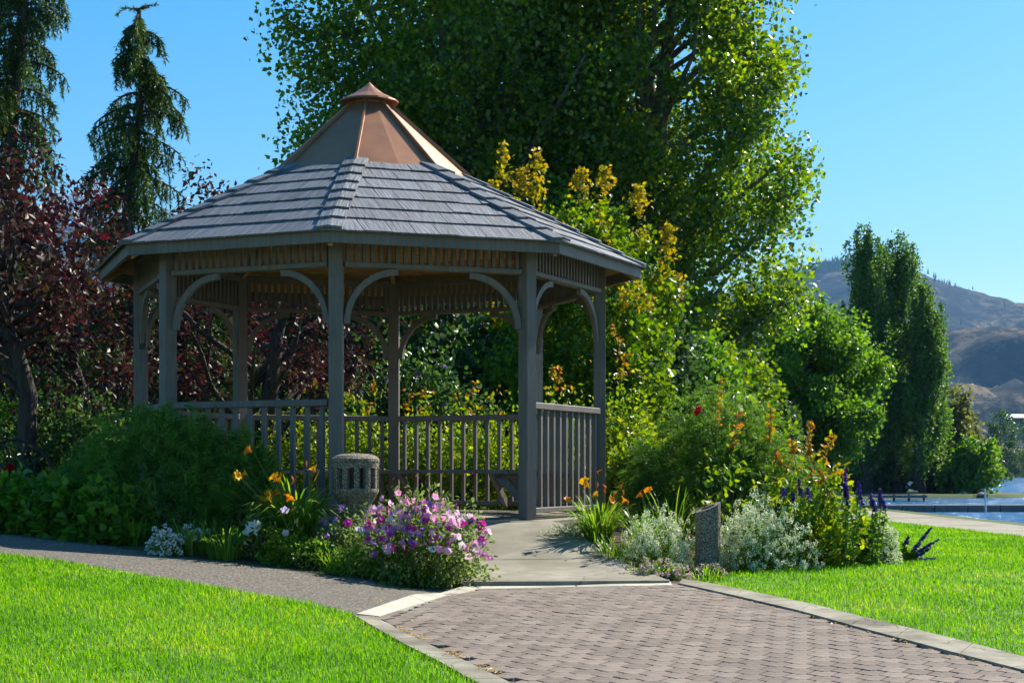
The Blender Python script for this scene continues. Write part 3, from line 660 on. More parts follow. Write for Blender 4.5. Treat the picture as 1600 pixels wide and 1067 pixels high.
# copper peak
RT, ZT = 0.16, 3.93
for k in range(8):
    a, b = cor(k, RC + 0.03, ZC - 0.03), cor(k + 1, RC + 0.03, ZC - 0.03); c, d = cor(k + 1, RT, ZT), cor(k, RT, ZT)
    u, nn = frame(k); nn3 = (nn * 0.7 + Vector((0, 0, 0.7)))
    mid0 = (a + b) / 2 + nn3 * 0.014; mid1 = (c + d) / 2 + nn3 * 0.004; dn = -nn3 * 0.02
    m0b = (a * 0.46 + b * 0.54) + nn3 * 0.012; me = MB()
    me.add([a, m0b, b, c, mid1, d] + [v + dn for v in (a, m0b, b, c, mid1, d)], [(0, 1, 4, 5), (1, 2, 3, 4), (6, 11, 10, 7), (7, 10, 9, 8), (0, 6, 7, 1), (1, 7, 8, 2), (2, 8, 9, 3), (3, 9, 10, 4), (4, 10, 11, 5), (5, 11, 6, 0)])
    me.obj('copper_panel', M['copper'], gaz)
    s = (cor(k + 2, 1) - cor(k - 2, 1)).normalized() * 0.010; p0 = cor(k, RC + 0.045, ZC - 0.035); p1 = cor(k, RT, ZT); hh = Vector((0, 0, 0.040))
    MB().hexa([p0 - s, p0 + s, p1 + s, p1 - s], [p0 - s + hh, p0 + s + hh, p1 + s + hh, p1 - s + hh]).obj('standing_seam', M['copper'], gaz)
mb = MB(); mb.lathe([(0.275, 3.925), (0.285, 3.93), (0.28, 3.945), (0.15, 4.01), (0.06, 4.075), (0.008, 4.125)], 16)
mb.obj('peak_cap', M['copper'], gaz)
mb = MB(); mb.lathe([(0.15, 3.80), (0.19, 3.925)], 8, ph=TH); mb.obj('cap_collar', M['copper'], gaz)
# small plaque on the left post
o = MB().box((0, 0, 0), (0.06, 0.012, 0.16)).obj('plaque', M['dark'], gaz); o.location = cor(6, RP) + Vector((0.03, -0.066, 1.66)); o.rotation_euler = (0, 0, TH * 0)

# ------------------------------------------------------------------ concrete bollard lamp, ashtray post, wagon wheel
def bollard(loc):
    r = empty('bollard_light', loc, 0, 'pebbled concrete bollard lamp with slotted round head beside pink petunias', 'bollard')
    MB().lathe([(0.118, -0.1), (0.118, 0.46), (0.125, 0.50), (0.172, 0.575), (0.178, 0.59), (0.178, 0.615), (0.10, 0.617)], 28).obj('stem', M['aggregate'], r)
    MB().lathe([(0.12, 0.60), (0.12, 0.79)], 20).obj('lamp_core', M['dark'], r)
    for i in range(12):
        a = 2 * math.pi * (i + 0.3) / 12; mb = MB(); q = []
        for z in (0.613, 0.772):
            q.append([Vector((rr_ * math.cos(a + s), rr_ * math.sin(a + s), z)) for rr_, s in ((0.128, -0.15), (0.1765, -0.115), (0.178, 0), (0.1765, 0.115), (0.128, 0.15))])
        mb.hexa(q[0], q[1]).obj('pier', M['aggregate'], r)
    MB().lathe([(0.11, 0.770), (0.178, 0.770), (0.180, 0.80), (0.181, 0.806), (0.176, 0.811), (0.184, 0.816), (0.182, 0.84), (0.155, 0.862), (0.10, 0.876), (0.02, 0.881)], 28).obj('cap', M['aggregate'], r, smooth=False)
    return r
bx = at(555, 800, 12.5).x
b0 = bollard((bx, 12.5, gz(bx, 12.5) - 0.0)); 
topz = at(555, 708, 12.5).z; b0.location.z = topz - 0.881
# slanted post with a dished top
ax, ay = at(1106, 800, 12.75).x, 12.75; az_ = at(1106, 783, ay).z
ash = empty('ash_post', (ax, ay, gz(ax, ay)), 0, 'short dark pebbled concrete post with slanted dished top among white flowers', 'post')
h = az_ - gz(ax, ay); mb = MB(); ring = [Vector((0.098 * math.cos(a), 0.098 * math.sin(a), 0)) for a in [2 * math.pi * i / 24 for i in range(24)]]
cut = lambda v: v + Vector((0, 0, h - 0.045 + 0.40 * v.x + 0.10 * v.y))
sink = [cut(v * 0.55) - Vector((0, 0, 0.0)) for v in ring]; sink2 = [cut(v * 0.5) - Vector((0, 0, 0.06)) for v in ring]
vs_ = [v - Vector((0, 0, 0.1)) for v in ring] + [cut(v) for v in ring] + sink + sink2; n = 24
mb.add(vs_, [tuple(range(n))[::-1]] + [(j * n + i, j * n + (i + 1) % n, (j + 1) * n + (i + 1) % n, (j + 1) * n + i) for j in range(3) for i in range(n)] + [tuple(range(3 * n, 4 * n))])
mb.obj('pillar', M['aggregate'], ash); mb = MB(); mb.lathe([(0.047, 0), (0.047, 0.004)], 16); o = mb.obj('dish', M['dark'], ash); o.location = (0, 0, h - 0.112)
wl_ = at(24, 742, 15.6)
wh = empty('wagon_wheel', wl_, R(18), 'dark spoked wagon wheel leaning near the leaning tree trunk', 'wheel')
mb = MB(); pts = [(0.33 * math.cos(a), 0, 0.33 * math.sin(a)) for a in [2 * math.pi * i / 32 for i in range(33)]]; mb.tube(pts, 0.016, 6); mb.obj('rim', M['dark'], wh)
mb = MB(); mb.tube([(0, -0.06, 0), (0, 0.06, 0)], 0.045, 10); mb.obj('hub', M['dark'], wh)
for i in range(10):
    a = 2 * math.pi * i / 10; MB().tube([(0.03 * math.cos(a), 0, 0.03 * math.sin(a)), (0.325 * math.cos(a), 0, 0.325 * math.sin(a))], 0.011, 5).obj('spoke', M['dark'], wh)

# ------------------------------------------------------------------ trees
def limb(mb, p0, p1, r0, r1, sag=0.0, n=6, wob=0.06, sides=7):
    p0 = Vector(p0); p1 = Vector(p1); L_ = (p1 - p0).length; pts = []; rad = []
    for i in range(n + 1):
        t = i / n; p = p0.lerp(p1, t); p.z += sag * math.sin(math.pi * t) * L_
        if 0 < i < n: p += Vector(rng.normal(size=3) * wob * L_ / n * 1.2)
        pts.append(p); rad.append(r0 + (r1 - r0) * t)
    mb.tube(pts, rad, sides); return pts
def clump_leaves(C, rad, per, ln, wd, kind='rhomb', up=0.4, flat=0.8, droop=0.0, jitter=0.3):
    n = len(C) * per; P = np.repeat(C, per, 0); rad = np.repeat(np.broadcast_to(rad, len(C)), per)[:, None]
    off = np.clip(rng.normal(size=(n, 3)) * 0.5, -0.95, 0.95); off[:, 2] *= flat; P = P + off * rad
    D = rdir(n); D[:, 2] -= droop; Nn = rdir(n, up)
    s = rng.uniform(1 - jitter, 1 + jitter, n)
    return leaf_arrays(P, D, Nn, ln * s, wd * s, kind)
def tree(name, label, base, H, prof, nc, per, crad, leaf, mat, trunk_r, bark, group=None, z0=0.12, lean=(0, 0), limbs=14, squash=1.0, shell=0.35, forks=1, extra=None, stretch=1.0, kind='rhomb', cat='tree', up=0.4, zbase=None, asym=0.18, droop=0.0):
    """prof(t) gives the crown radius at height t*H"""
    bx, by = base; bz = (gz(bx, by) if by < 340 else -0.4) if zbase is None else zbase
    root = empty(name, (bx, by, bz), 0, label, cat, group)
    tt = rng.uniform(z0, 1, nc * 4); rr_ = np.array([prof(v) for v in tt]); keep = rng.random(len(tt)) < (rr_ / rr_.max()) ** 1.3; tt = tt[keep][:nc]; rr_ = rr_[keep][:nc]
    nc = len(tt); ph = rng.uniform(0, 6.283, nc); lob = 1 + asym * np.sin(ph * 3 + tt * 9) + asym * 0.7 * np.sin(ph * 5 - tt * 17)
    rad = rr_ * lob * (shell + (1 - shell) * np.sqrt(rng.random(nc)))
    C = np.stack([rad * np.cos(ph) + lean[0] * tt * H, rad * np.sin(ph) * squash + lean[1] * tt * H, tt * H], 1)
    cr = crad * rng.uniform(0.6, 1.25, nc)
    V, fl = clump_leaves(C, cr, per, leaf[0], leaf[1], kind, up, flat=stretch, droop=droop)
    pr = [(V, fl)]
    crown = npobj('crown', *merge(pr), mat, root)
    if extra: extra(root, C)
    mb = MB(); top = Vector((lean[0] * H * 0.9, lean[1] * H * 0.9, H * 0.9))
    for f in range(forks):
        o = Vector((rng.normal() * 0.25, rng.normal() * 0.25, 0)) * (trunk_r * 6 if forks > 1 else 0); o2 = Vector((max(-0.9, min(0.9, o.x * 1.6)), max(-0.9, min(0.9, o.y * 1.6)), 0))
        limb(mb, o * 0.35 - Vector((0, 0, 0.15)), top * rng.uniform(0.8, 1.0) + o2, trunk_r, trunk_r * 0.12, n=9, wob=0.08, sides=9)
    order = np.argsort(rng.random(nc))[:limbs]
    for i in order:
        c = Vector(C[i]); z = max(H * 0.06, c.z - np.linalg.norm(c.xy) * rng.uniform(0.5, 1.1)); s = Vector((lean[0] * z, lean[1] * z, z))
        limb(mb, s, c, trunk_r * 0.42 * (1 - 0.6 * z / H), trunk_r * 0.06, sag=-0.06, n=5, sides=6)
    mb.obj('trunk', bark, root, smooth=True)
    return root
ell = lambda t0, t1, r, p=0.5: (lambda t: r * max(0.0, 1 - ((t - (t0 + t1) / 2) / ((t1 - t0) / 2)) ** 2) ** p)
def prof_pts(pts): return lambda t: float(np.interp(t, [p[0] for p in pts], [p[1] for p in pts]))

# the tall cottonwoods behind the gazebo
D = 38.0
tree('cottonwood_tree', 'huge dense cottonwood rising behind the gazebo roof out of the top of the frame', (at(735, 0, D).x, D), 19, prof_pts([(0.04, 1.2), (0.2, 3.1), (0.4, 3.7), (0.7, 3.7), (0.9, 2.6), (1, 0.8)]), 560, 245, 0.78, (0.118, 0.104), M['cotton'], 0.42, M['greybark'], limbs=150, forks=4, asym=0.13, z0=0.06)
tree('cottonwood_tree', 'tall cottonwood with airy sunlit right edge above the yellow maple', (at(1000, 0, D + 1).x, D + 1), 18.5, prof_pts([(0.04, 1.6), (0.15, 2.6), (0.3, 3.4), (0.5, 3.6), (0.7, 3.3), (0.9, 2.2), (1, 0.6)]), 560, 245, 0.74, (0.118, 0.104), M['cotton'], 0.40, M['greybark'], limbs=150, forks=4, asym=0.16, z0=0.05)

def golden(root, C):                        # yellow shoots standing out of the crown
    i = np.argsort(-(C[:, 2] + np.hypot(C[:, 0], C[:, 1]) * 0.7))[:110]; i = rng.choice(i, 44, replace=False); B = C[i].copy(); parts = []
    for b_ in B:
        L_ = rng.uniform(0.22, 0.5); m_ = 60; t_ = rng.random(m_); out = np.array([b_[0], b_[1], 0.0]) * 0.12
        P = b_ + out + np.stack([rng.normal(size=m_) * 0.05, rng.normal(size=m_) * 0.05, t_ * L_], 1)
        Dd = rdir(m_); Dd[:, 2] -= 0.2; parts.append(leaf_arrays(P, Dd, rdir(m_, 0.8), 0.075 * rng.uniform(.7, 1.2, m_), 0.06, 'rhomb'))
    for px, y0, y1 in ((787, 300, 226), (840, 310, 236), (818, 305, 262), (908, 300, 268), (945, 300, 262), (998, 330, 290), (1045, 390, 350), (768, 330, 285)):
        a_ = np.array(at(px, y0, 25.6) - root.location); e_ = np.array(at(px, y1, 25.6) - root.location); m_ = 150; t_ = rng.random((m_, 1))
        P = a_ + (e_ - a_) * t_ + rng.normal(size=(m_, 3)) * 0.085 * (1.1 - t_ * 0.8); parts.append(leaf_arrays(P, rdir(m_, -0.2), rdir(m_, 0.8), 0.085, 0.06, 'rhomb'))
    npobj('golden_shoots', *merge(parts), M['gold'], root)
D = 25.6
tree('maple_tree', 'yellow green maple with golden shoot tips behind the right side of the gazebo', (at(922, 0, D).x, D), 4.75, prof_pts([(0.1, 0.6), (0.25, 1.05), (0.5, 1.35), (0.72, 1.15), (0.88, 0.8), (1, 0.4)]), 380, 85, 0.30, (0.09, 0.07), M['maple'], 0.10, M['bark'], limbs=26, extra=golden, asym=0.2, z0=0.1)

# copper-leaved plums
def redtips(root, C):
    n = len(C) // 6; i = rng.choice(len(C), n, replace=False)
    V, fl = clump_leaves(C[i] * [1.06, 1.06, 1.03], 0.22, 26, 0.085, 0.045, 'rhomb'); npobj('red_shoots', V, fl, M['plumred'], root)['kind'] = 'stuff'
D = 20.5
tree('plum_tree', 'purple leaved plum with dark spreading limbs seen through the left of the gazebo', (at(392, 0, D).x, D), 3.75, prof_pts([(0.25, 0.6), (0.42, 1.75), (0.65, 1.9), (0.85, 1.4), (1, 0.5)]), 85, 50, 0.30, (0.085, 0.045), M['plum'], 0.16, M['bark'], limbs=26, extra=redtips, z0=0.36, forks=2)
D = 17.6
p0 = at(70, 760, D)
tree('plum_tree', 'burgundy plum with leaning bare trunk at the left edge of the picture', (p0.x, D), 4.35, prof_pts([(0.40, 0.4), (0.5, 0.85), (0.65, 0.95), (0.85, 0.6), (1, 0.25)]), 115, 36, 0.26, (0.085, 0.045), M['plum'], 0.135, M['bark'], limbs=30, extra=redtips, z0=0.36, lean=(-0.17, 0.02))
D = 19.2
tree('plum_tree', 'purple plum with airy upright red shoots between the two weeping spruces', (at(120, 0, D).x, D), 3.75, prof_pts([(0.2, 0.6), (0.4, 0.95), (0.65, 0.85), (0.85, 0.5), (1, 0.25)]), 95, 34, 0.28, (0.085, 0.045), M['plum'], 0.09, M['bark'], limbs=26, extra=redtips, z0=0.2)
D = 22.5
tree('plum_tree', 'thin purple plum shoots rising just above the left shingle slope', (at(325, 0, D).x, D), 4.75, prof_pts([(0.3, 0.5), (0.6, 0.6), (0.85, 0.35), (1, 0.15)]), 75, 34, 0.22, (0.085, 0.045), M['plum'], 0.07, M['bark'], limbs=24, z0=0.35)

# weeping spruces: down-swept branches hung with strands of needles
def spruce(label, base, H, rb, lean, nb, seed):
    r = np.random.default_rng(seed); bx, by = base; bz = gz(bx, by); root = empty('weeping_spruce', (bx, by, bz), 0, label, 'tree')
    mb = MB(); sp = []
    for i in range(15):
        t = i / 14; sp.append(Vector((lean * H * t * t + 0.10 * math.sin(t * 9), 0.08 * math.cos(t * 7), H * t - 0.1 * (i == 0))))
    sp.append(sp[-1] + Vector((0.16, 0, 0.05)))
    mb.tube(sp, [0.14 * (1 - i / 16) + 0.012 for i in range(16)], 8)
    trunkp = lambda t: sp[min(14, int(t * 14))].lerp(sp[min(15, int(t * 14) + 1)], t * 14 - int(t * 14))
    strands = [sp[-4:], sp[-3:], [sp[-1], sp[-1] + Vector((0.12, 0.02, 0.04))], [sp[-2], sp[-2] + Vector((-0.22, 0, 0.02)), sp[-2] + Vector((-0.34, 0, -0.08))], [sp[-3], sp[-3] + Vector((0.2, -0.03, 0.0)), sp[-3] + Vector((0.3, -0.03, -0.1))]] * 2
    def droopline(p, d, L_, sag, n=7):
        q = [p.copy()]; v = Vector(d)
        for i in range(n):
            v = (v + Vector((0, 0, -sag / n * 2.2))).normalized(); q.append(q[-1] + v * (L_ / n))
        return q
    for i in range(nb):
        t = 0.10 + 0.89 * (i + r.random()) / nb; p = trunkp(min(t, .999)); a = r.uniform(0, 6.283); lng = (rb * (1 - t) ** 0.7 + 0.36) * r.uniform(0.7, 1.3)
        d = Vector((math.cos(a), math.sin(a), 0.30 if t < 0.9 else 0.15)); br = droopline(p, d, lng, 0.5)
        mb.tube(br, [0.022 * (1 - j / 8) + 0.004 for j in range(8)], 5); strands.append(br)
        for j in range(1, 8):
            for s_ in range(3):
                dd = Vector((r.normal() * 0.35, r.normal() * 0.35, -0.75)).normalized(); strands.append(droopline(br[j], dd, r.uniform(0.14, 0.50) * (1.15 - 0.4 * t), 0.6, 5))
    mb.obj('trunk', M['bark'], root, smooth=True)
    P = []; Dv = []
    for s in strands:
        for i in range(len(s) - 1):
            seg = np.array(s[i + 1] - s[i]); m_ = max(2, int(np.linalg.norm(seg) * 100)); t = r.random(m_)[:, None]
            P.append(np.array(s[i]) + seg * t); Dv.append(np.repeat(unit(seg[None]), m_, 0))
    P = np.concatenate(P); Dv = np.concatenate(Dv); n = len(P)
    dd = unit(Dv * 0.9 + unit(r.normal(size=(n, 3))) * 0.85)
    V, fl = leaf_arrays(P, dd, unit(r.normal(size=(n, 3))), 0.075 * r.uniform(0.7, 1.3, n), 0.021, 'needle', 0)
    npobj('crown', V, fl, M['spruce'], root); return root
D = 26
spruce('tall weeping spruce with bent tip standing clear against the sky left of the gazebo', (at(208, 0, D).x, D), 7.7, 0.95, 0.004, 125, 21)
D = 24
spruce('weeping spruce cut by the left edge of the picture', (at(28, 0, D).x, D), 8.8, 0.62, 0.0, 140, 22)
D = 23
spruce('low spruce with hanging green sprays behind the left posts of the gazebo', (at(300, 0, D).x, D), 3.3, 1.35, 0.0, 60, 23)

# lakeside trees
PG = 'lombardy poplars on the lake spit'
def poplar(label, px, topy, D, Rm, group, npl, per, leaf, zb=-0.95):
    H = CZ + (HY - topy) * D / F - zb; root = empty('poplar_tree', (at(px, 0, D).x, D, zb), 0, label, 'tree', group); parts = []; mb = MB()
    limb(mb, (0, 0, -0.2), (0, 0, H * 0.93), Rm * 0.16, 0.04, n=8, sides=8)
    for i in range(npl):
        t0 = rng.random() ** 1.15 * 0.80; a = rng.uniform(0, 6.283); L_ = H * rng.uniform(0.15, 0.32) * (1.15 - 0.6 * t0); rr_ = Rm * np.interp(t0, [0, 0.12, 0.4, 0.7, 0.82], [1.0, 1.1, 0.98, 0.62, 0.2]) * rng.uniform(0.3, 1.2)
        z0 = H * (0.03 + t0); s_ = rng.random(per) ** 0.9; o = np.array([math.cos(a), math.sin(a)])
        rad = rr_ * (1 - np.exp(-s_ * 3.2)) * (1 - 0.25 * s_); C = np.stack([o[0] * rad, o[1] * rad, z0 + L_ * s_], 1)
        w_ = Rm * 0.15 * np.sin(np.pi * np.clip(s_ * 0.9 + 0.08, 0, 1)) ** 0.7 + 0.03; P = C + np.clip(rng.normal(size=(per, 3)), -1.7, 1.7) * w_[:, None] * [0.6, 0.6, 0.5]
        parts.append(leaf_arrays(P, rdir(per, 0.3), rdir(per, 0.2), leaf * rng.uniform(0.7, 1.3, per), leaf * 0.8, 'rhomb'))
        if i % 3 == 0: mb.tube([(0, 0, z0), tuple(C[np.argmin(abs(s_ - 0.4))]), tuple(C[np.argmax(s_)])], [0.06, 0.04, 0.015], 5)
    P = np.stack([rng.normal(size=300) * 0.12, rng.normal(size=300) * 0.12, H * rng.uniform(0.8, 1.0, 300)], 1); parts.append(leaf_arrays(P, rdir(300, .3), rdir(300, .2), leaf, leaf * .8, 'rhomb'))
    npobj('crown', *merge(parts), M['poplar'], root); mb.obj('trunk', M['bark'], root, smooth=True); return root
poplar('tallest narrow poplar on the spit, left of the pair', 1354, 350, 97, 2.2, PG, 100, 300, 0.16)
poplar('narrow poplar on the spit, right of the tallest one', 1403, 359, 99, 2.9, PG, 125, 300, 0.16)
poplar('shorter poplar on the right flank of the two tall ones', 1440, 446, 96, 2.2, PG, 80, 300, 0.16)
poplar('small distant poplar peeking over the round tree', 1284, 466, 160, 1.3, None, 70, 110, 0.28)
D = 50
tree('round_tree', 'rounded bright green tree with dark forked limbs left of the poplars', (at(1268, 0, D).x, D), 6.1, ell(0.22, 1.04, 1.72), 190, 250, 0.48, (0.115, 0.09), M['bright'], 0.2, M['bark'], limbs=60, forks=3, z0=0.26, zbase=-0.95, asym=0.3)
D = 33
tree('sucker_tree', 'small yellow green tree between the maple and the round tree', (at(1130, 0, D).x, D), 3.3, prof_pts([(0.05, 0.7), (0.35, 1.25), (0.7, 1.05), (1, 0.3)]), 150, 70, 0.32, (0.10, 0.085), M['maple'], 0.08, M['bark'], limbs=20, z0=0.08, zbase=-0.38)
D = 101
tree('shore_tree', 'olive green tree at the right foot of the poplars', (at(1494, 0, D).x, D), 6.1, prof_pts([(0.05, 1.0), (0.4, 1.35), (0.8, 0.9), (1, 0.3)]), 130, 55, 0.55, (0.26, 0.2), M['olive'], 0.15, M['bark'], zbase=-0.95, z0=0.08)
for px, topy, wpx, lab in ((1527, 682, 34, 'bright green bush hanging over the water at the spit tip'), (1500, 716, 34, 'low green bush at the waterline below the olive tree'), (1460, 700, 36, 'dark green bush under the right poplar'), (1380, 712, 40, 'dark undergrowth at the foot of the middle poplar'), (1345, 720, 34, 'dark undergrowth at the foot of the tallest poplar'), (1318, 690, 30, 'mid green bush left of the poplar trunks')):
    D = 96.5 if px > 1480 else 100; H_ = (HY - topy) * D / F + 1.5; wr = wpx * D / F
    tree('shore_bush', lab, (at(px, 0, D).x, D), H_, ell(-0.1, 1.05, wr), 90, 55, 0.42, (0.22, 0.18), M['bright'] if px > 1480 or px < 1330 else M['shade'], 0.06, M['bark'], group='bushes on the lake spit', z0=0.0, zbase=-1.1, limbs=6, cat='bush')
for px, topy, wpx, D, mt, lab in ((1563, 636, 26, 240, 'shade', 'dark tree across the water above the willow'), (1586, 700, 22, 330, 'olive', 'pale willow on the far shore by the water'), (1606, 634, 14, 230, 'shade', 'dark conifer shaped tree at the right edge across the lake'), (1535, 692, 26, 250, 'olive', 'olive trees behind the spit bushes'), (1225, 600, 40, 140, 'shade', 'shaded tree behind the round tree'), (1640, 660, 30, 335, 'shade', 'dark tree further right on the far shore'), (1315, 664, 36, 300, 'bright', 'pale green orchard tree beyond the poplars')):
    H_ = (HY - topy) * D / F + 1.2; wr = wpx * D / F
    o = tree('far_tree', lab, (at(px, 0, D).x, D), H_, ell(-0.15, 1.03, wr), 110, 45, wr * 0.30, (wr * 0.11, wr * 0.09), M[mt], 0.2, M['bark'], group='far trees round the lake', z0=0.0, zbase=-1.0, limbs=5)

# a wall of shrubs and trees closing the view behind the gazebo and to the left
BG = 'background trees behind the garden'
for px, topy, wpx, D, mt, lab in ((-60, 420, 110, 30, 'shade', 'dark leafy tree beyond the left edge'), (110, 470, 110, 29, 'shade', 'dark green tree behind the burgundy plums'), (270, 480, 90, 30, 'shade', 'dark green tree behind the low spruce'), (430, 430, 110, 31, 'shade', 'dark green tree behind the plum limbs'), (560, 430, 100, 30, 'shade', 'dark green tree behind the front left post'), (690, 400, 110, 29, 'shade', 'dark green tree in the middle behind the gazebo'), (800, 440, 90, 27, 'shade', 'dark green tree behind the entrance post'), (1010, 480, 90, 28, 'shade', 'green tree below the sunlit cottonwood edge'), (1090, 520, 80, 30, 'bright', 'leafy green tree right of the gazebo'), (1190, 610, 60, 34, 'shade', 'dark low tree right of the conifer mound')):
    H_ = (HY - topy) * D / F + 0.5; wr = wpx * D / F
    tree('background_tree', lab, (at(px, 0, D).x, D), H_, ell(-0.25, 1.05, wr), 165, 70, 0.36, (0.13, 0.10), M[mt], 0.12, M['bark'], group=BG, z0=0.0, limbs=12)

# ------------------------------------------------------------------ shrubs and hedges
def bush(name, label, base, rx, ry, H, n, leaf, mat, cat='shrub', group=None, kind='oval', bumps=0.12, tips=None, inner=0.55, up=0.5, flowers=None, z=None):
    bx, by = base; bz = gz(bx, by) if z is None else z; root = empty(name, (bx, by, bz), 0, label, cat, group)
    d = rdir(n); d[:, 2] = np.abs(d[:, 2]); ph = np.arctan2(d[:, 1], d[:, 0])
    lump = 1 + bumps * np.sin(ph * 4 + d[:, 2] * 7 + bx * 5) + bumps * np.sin(ph * 7 - d[:, 2] * 11 + by * 3) + bumps * .6 * rng.normal(size=n)
    rad = (inner + (1 - inner) * rng.random(n) ** 0.6) * lump
    P = d * rad[:, None] * [rx, ry, H]; P[:, 2] = np.maximum(P[:, 2], 0.02)
    Dd = unit(d * 0.7 + rdir(n) * 0.8); s = rng.uniform(0.7, 1.3, n)
    V, fl = leaf_arrays(P, Dd, rdir(n, up), leaf[0] * s, leaf[1] * s, kind)
    npobj('foliage', V, fl, mat, root)
    mb = MB()
    for i in range(9):
        c = P[rng.integers(n)]; limb(mb, (rng.normal() * 0.04, rng.normal() * 0.04, -0.03), c * 0.85, 0.012, 0.004, n=4, sides=5)
    mb.obj('stems', M['bark'], root)
    return root, P, d
# false cypress: arching sprays of thread-like foliage
def threadbush(label, base, rx, ry, H, nspray, seed, z=None, lnm=1.0, name='threadleaf_cypress'):
    r = np.random.default_rng(seed); bx, by = base; bz = gz(bx, by) if z is None else z; root = empty(name, (bx, by, bz), 0, label, 'shrub')
    d = unit(r.normal(size=(nspray, 3))); d[:, 2] = np.abs(d[:, 2]) ** 0.8; d = unit(d); ph = np.arctan2(d[:, 1], d[:, 0])
    npad = max(16, nspray // 48); pd = unit(r.normal(size=(npad, 3))); pd[:, 2] = np.abs(pd[:, 2]); pi_ = r.integers(0, npad, nspray)
    loose = r.random(nspray) < 0.25; d = np.where(loose[:, None], d, unit(pd[pi_] + r.normal(size=(nspray, 3)) * [0.20, 0.20, 0.11])); d[:, 2] = np.maximum(d[:, 2], 0.02)
    lump = np.where(loose, 0.86, r.uniform(0.86, 1.08, npad)[pi_])
    rad = (0.55 + 0.42 * r.random(nspray) ** 0.4) * lump; C = d * rad[:, None] * [rx, ry, H]; per = 18
    n = nspray * per; B = np.repeat(C, per, 0); ax = unit(d * [1, 1, 0.5] + [0, 0, 0.22] + r.normal(size=(nspray, 3)) * 0.34)
    A = unit(np.repeat(ax, per, 0) + r.normal(size=(n, 3)) * 0.45); L_ = np.repeat(r.uniform(0.055, 0.125, nspray), per)[:, None] * lnm * r.uniform(0.6, 1.15, (n, 1))
    B = B - np.repeat(ax, per, 0) * 0.05 + A * L_ * r.uniform(0, 0.45, (n, 1)); S_ = unit(np.cross(A, unit(r.normal(size=(n, 3))))); wv = r.uniform(0.0045, 0.008, (n, 1)); rows = []
    for tt, ww in ((0, 0.9), (0.5, 1.0)):
        c_ = B + A * L_ * tt + np.array([0, 0, -1.0]) * L_ * 0.42 * tt * tt; rows += [c_ - S_ * wv * ww / 2, c_ + S_ * wv * ww / 2]
    rows.append(B + A * L_ + np.array([0, 0, -1.0]) * L_ * 0.42); V = np.stack(rows, 1).reshape(-1, 3); b_ = np.arange(n)[:, None] * 5
    fl = [(b_ + [0, 1, 3, 2]).astype(np.int32), (b_ + [2, 3, 4]).astype(np.int32)]
    npobj('foliage', V, fl, M['thread'], root)
    mb = MB()
    for i in range(40): limb(mb, (r.normal() * 0.05, r.normal() * 0.05, -0.05), C[i] * 0.92, 0.014, 0.004, n=4, sides=5)
    mb.obj('stems', M['bark'], root); return root
D = 13.1
threadbush('big dark green thread leaved cypress in front of the left gazebo posts', (at(245, 0, D).x, D), 0.96, 0.72, 1.16, 2500, 31, z=-0.16)
D = 13.0
threadbush('smaller thread leaved cypress under the left handrail beside the daylilies', (at(385, 0, D + .25).x, D + .25), 0.42, 0.36, 0.98, 800, 32, z=-0.2)
D = 14.95
threadbush('round green thread leaved cypress mound right of the gazebo', (at(1120, 0, D).x, D), 0.98, 0.8, 1.5, 4000, 33, z=-0.33)
D = 15.8
threadbush('sunlit thread leaved cypress behind the orange tipped roses', (at(1228, 0, D).x, D), 0.55, 0.5, 1.02, 900, 34, z=-0.35)
# clipped hedge mounds far left
for px, topy, D, wr, lab in ((20, 612, 19.5, 0.62, 'clipped sunlit hedge mound behind the leaning trunk'), (-90, 600, 19.8, 0.7, 'clipped hedge mound cut by the left edge')):
    bush('clipped_hedge', lab, (at(px, 0, D).x, D), wr, 0.6, (HY - topy) * D / F + CZ + 0.05, 9000, (0.045, 0.028), M['bright'], bumps=0.04, inner=0.75, kind='rhomb', group='clipped hedge mounds')
# rose hedge behind the rail
def rosebush(label, base, rx, ry, H, n, group=None, young=0.004, blooms=(), z=None, canes=2, name='rose_bush'):
    root, P, d = bush(name, label, base, rx, ry, H, n, (0.055, 0.036), M['rose'], 'rose bush', group, bumps=0.16, inner=0.35, z=z)
    top = P[np.argsort(-P[:, 2] + rng.normal(size=len(P)) * 0.12)[:int(n * young)]]
    parts = [clump_leaves(top + [0, 0, 0.03], 0.05, 2, 0.05, 0.03, 'oval')]; mb = MB()
    for i in range(canes):
        c = top[rng.integers(len(top))]; e = c + np.array([rng.normal() * .06, rng.normal() * .06, rng.uniform(0.12, 0.3)]); mb.tube([c, (c + e) / 2 + rng.normal(size=3) * .01, e], [.004, .003, .002], 5)
        m_ = 16; t = rng.random((m_, 1)); parts.append(leaf_arrays(c + (e - c) * t, rdir(m_, -0.1), rdir(m_, 0.9), 0.05, 0.03, 'oval'))
    npobj('young_leaves', *merge(parts), M['roseor'], root); mb.obj('canes', M['stem'], root)['kind'] = 'stuff'
    return root
def rose_bloom(mat='red', r=0.035):
    parts = []
    for ring, (nr, ra, tilt, sz) in enumerate(((5, 0.20, 1.4, 0.85), (6, 0.45, 1.15, 1.0), (7, 0.65, 0.8, 1.0), (7, 0.75, 0.35, 0.95))):
        a = np.arange(nr) * 2 * np.pi / nr + ring * 0.5; o = np.stack([np.cos(a), np.sin(a), 0 * a], 1)
        Dd = o * math.cos(tilt) + np.array([0, 0, 1]) * math.sin(tilt); Nn = -o * math.sin(tilt) + np.array([0, 0, 1]) * math.cos(tilt)
        parts.append(leaf_arrays(o * r * ra * 0.3, Dd, Nn, r * sz * 1.15, r * 1.15, 'oval', 0.2))
    return npmesh('bloom', *merge(parts), M[mat])
red_bloom = rose_bloom(); pink_bloom = rose_bloom('magenta')
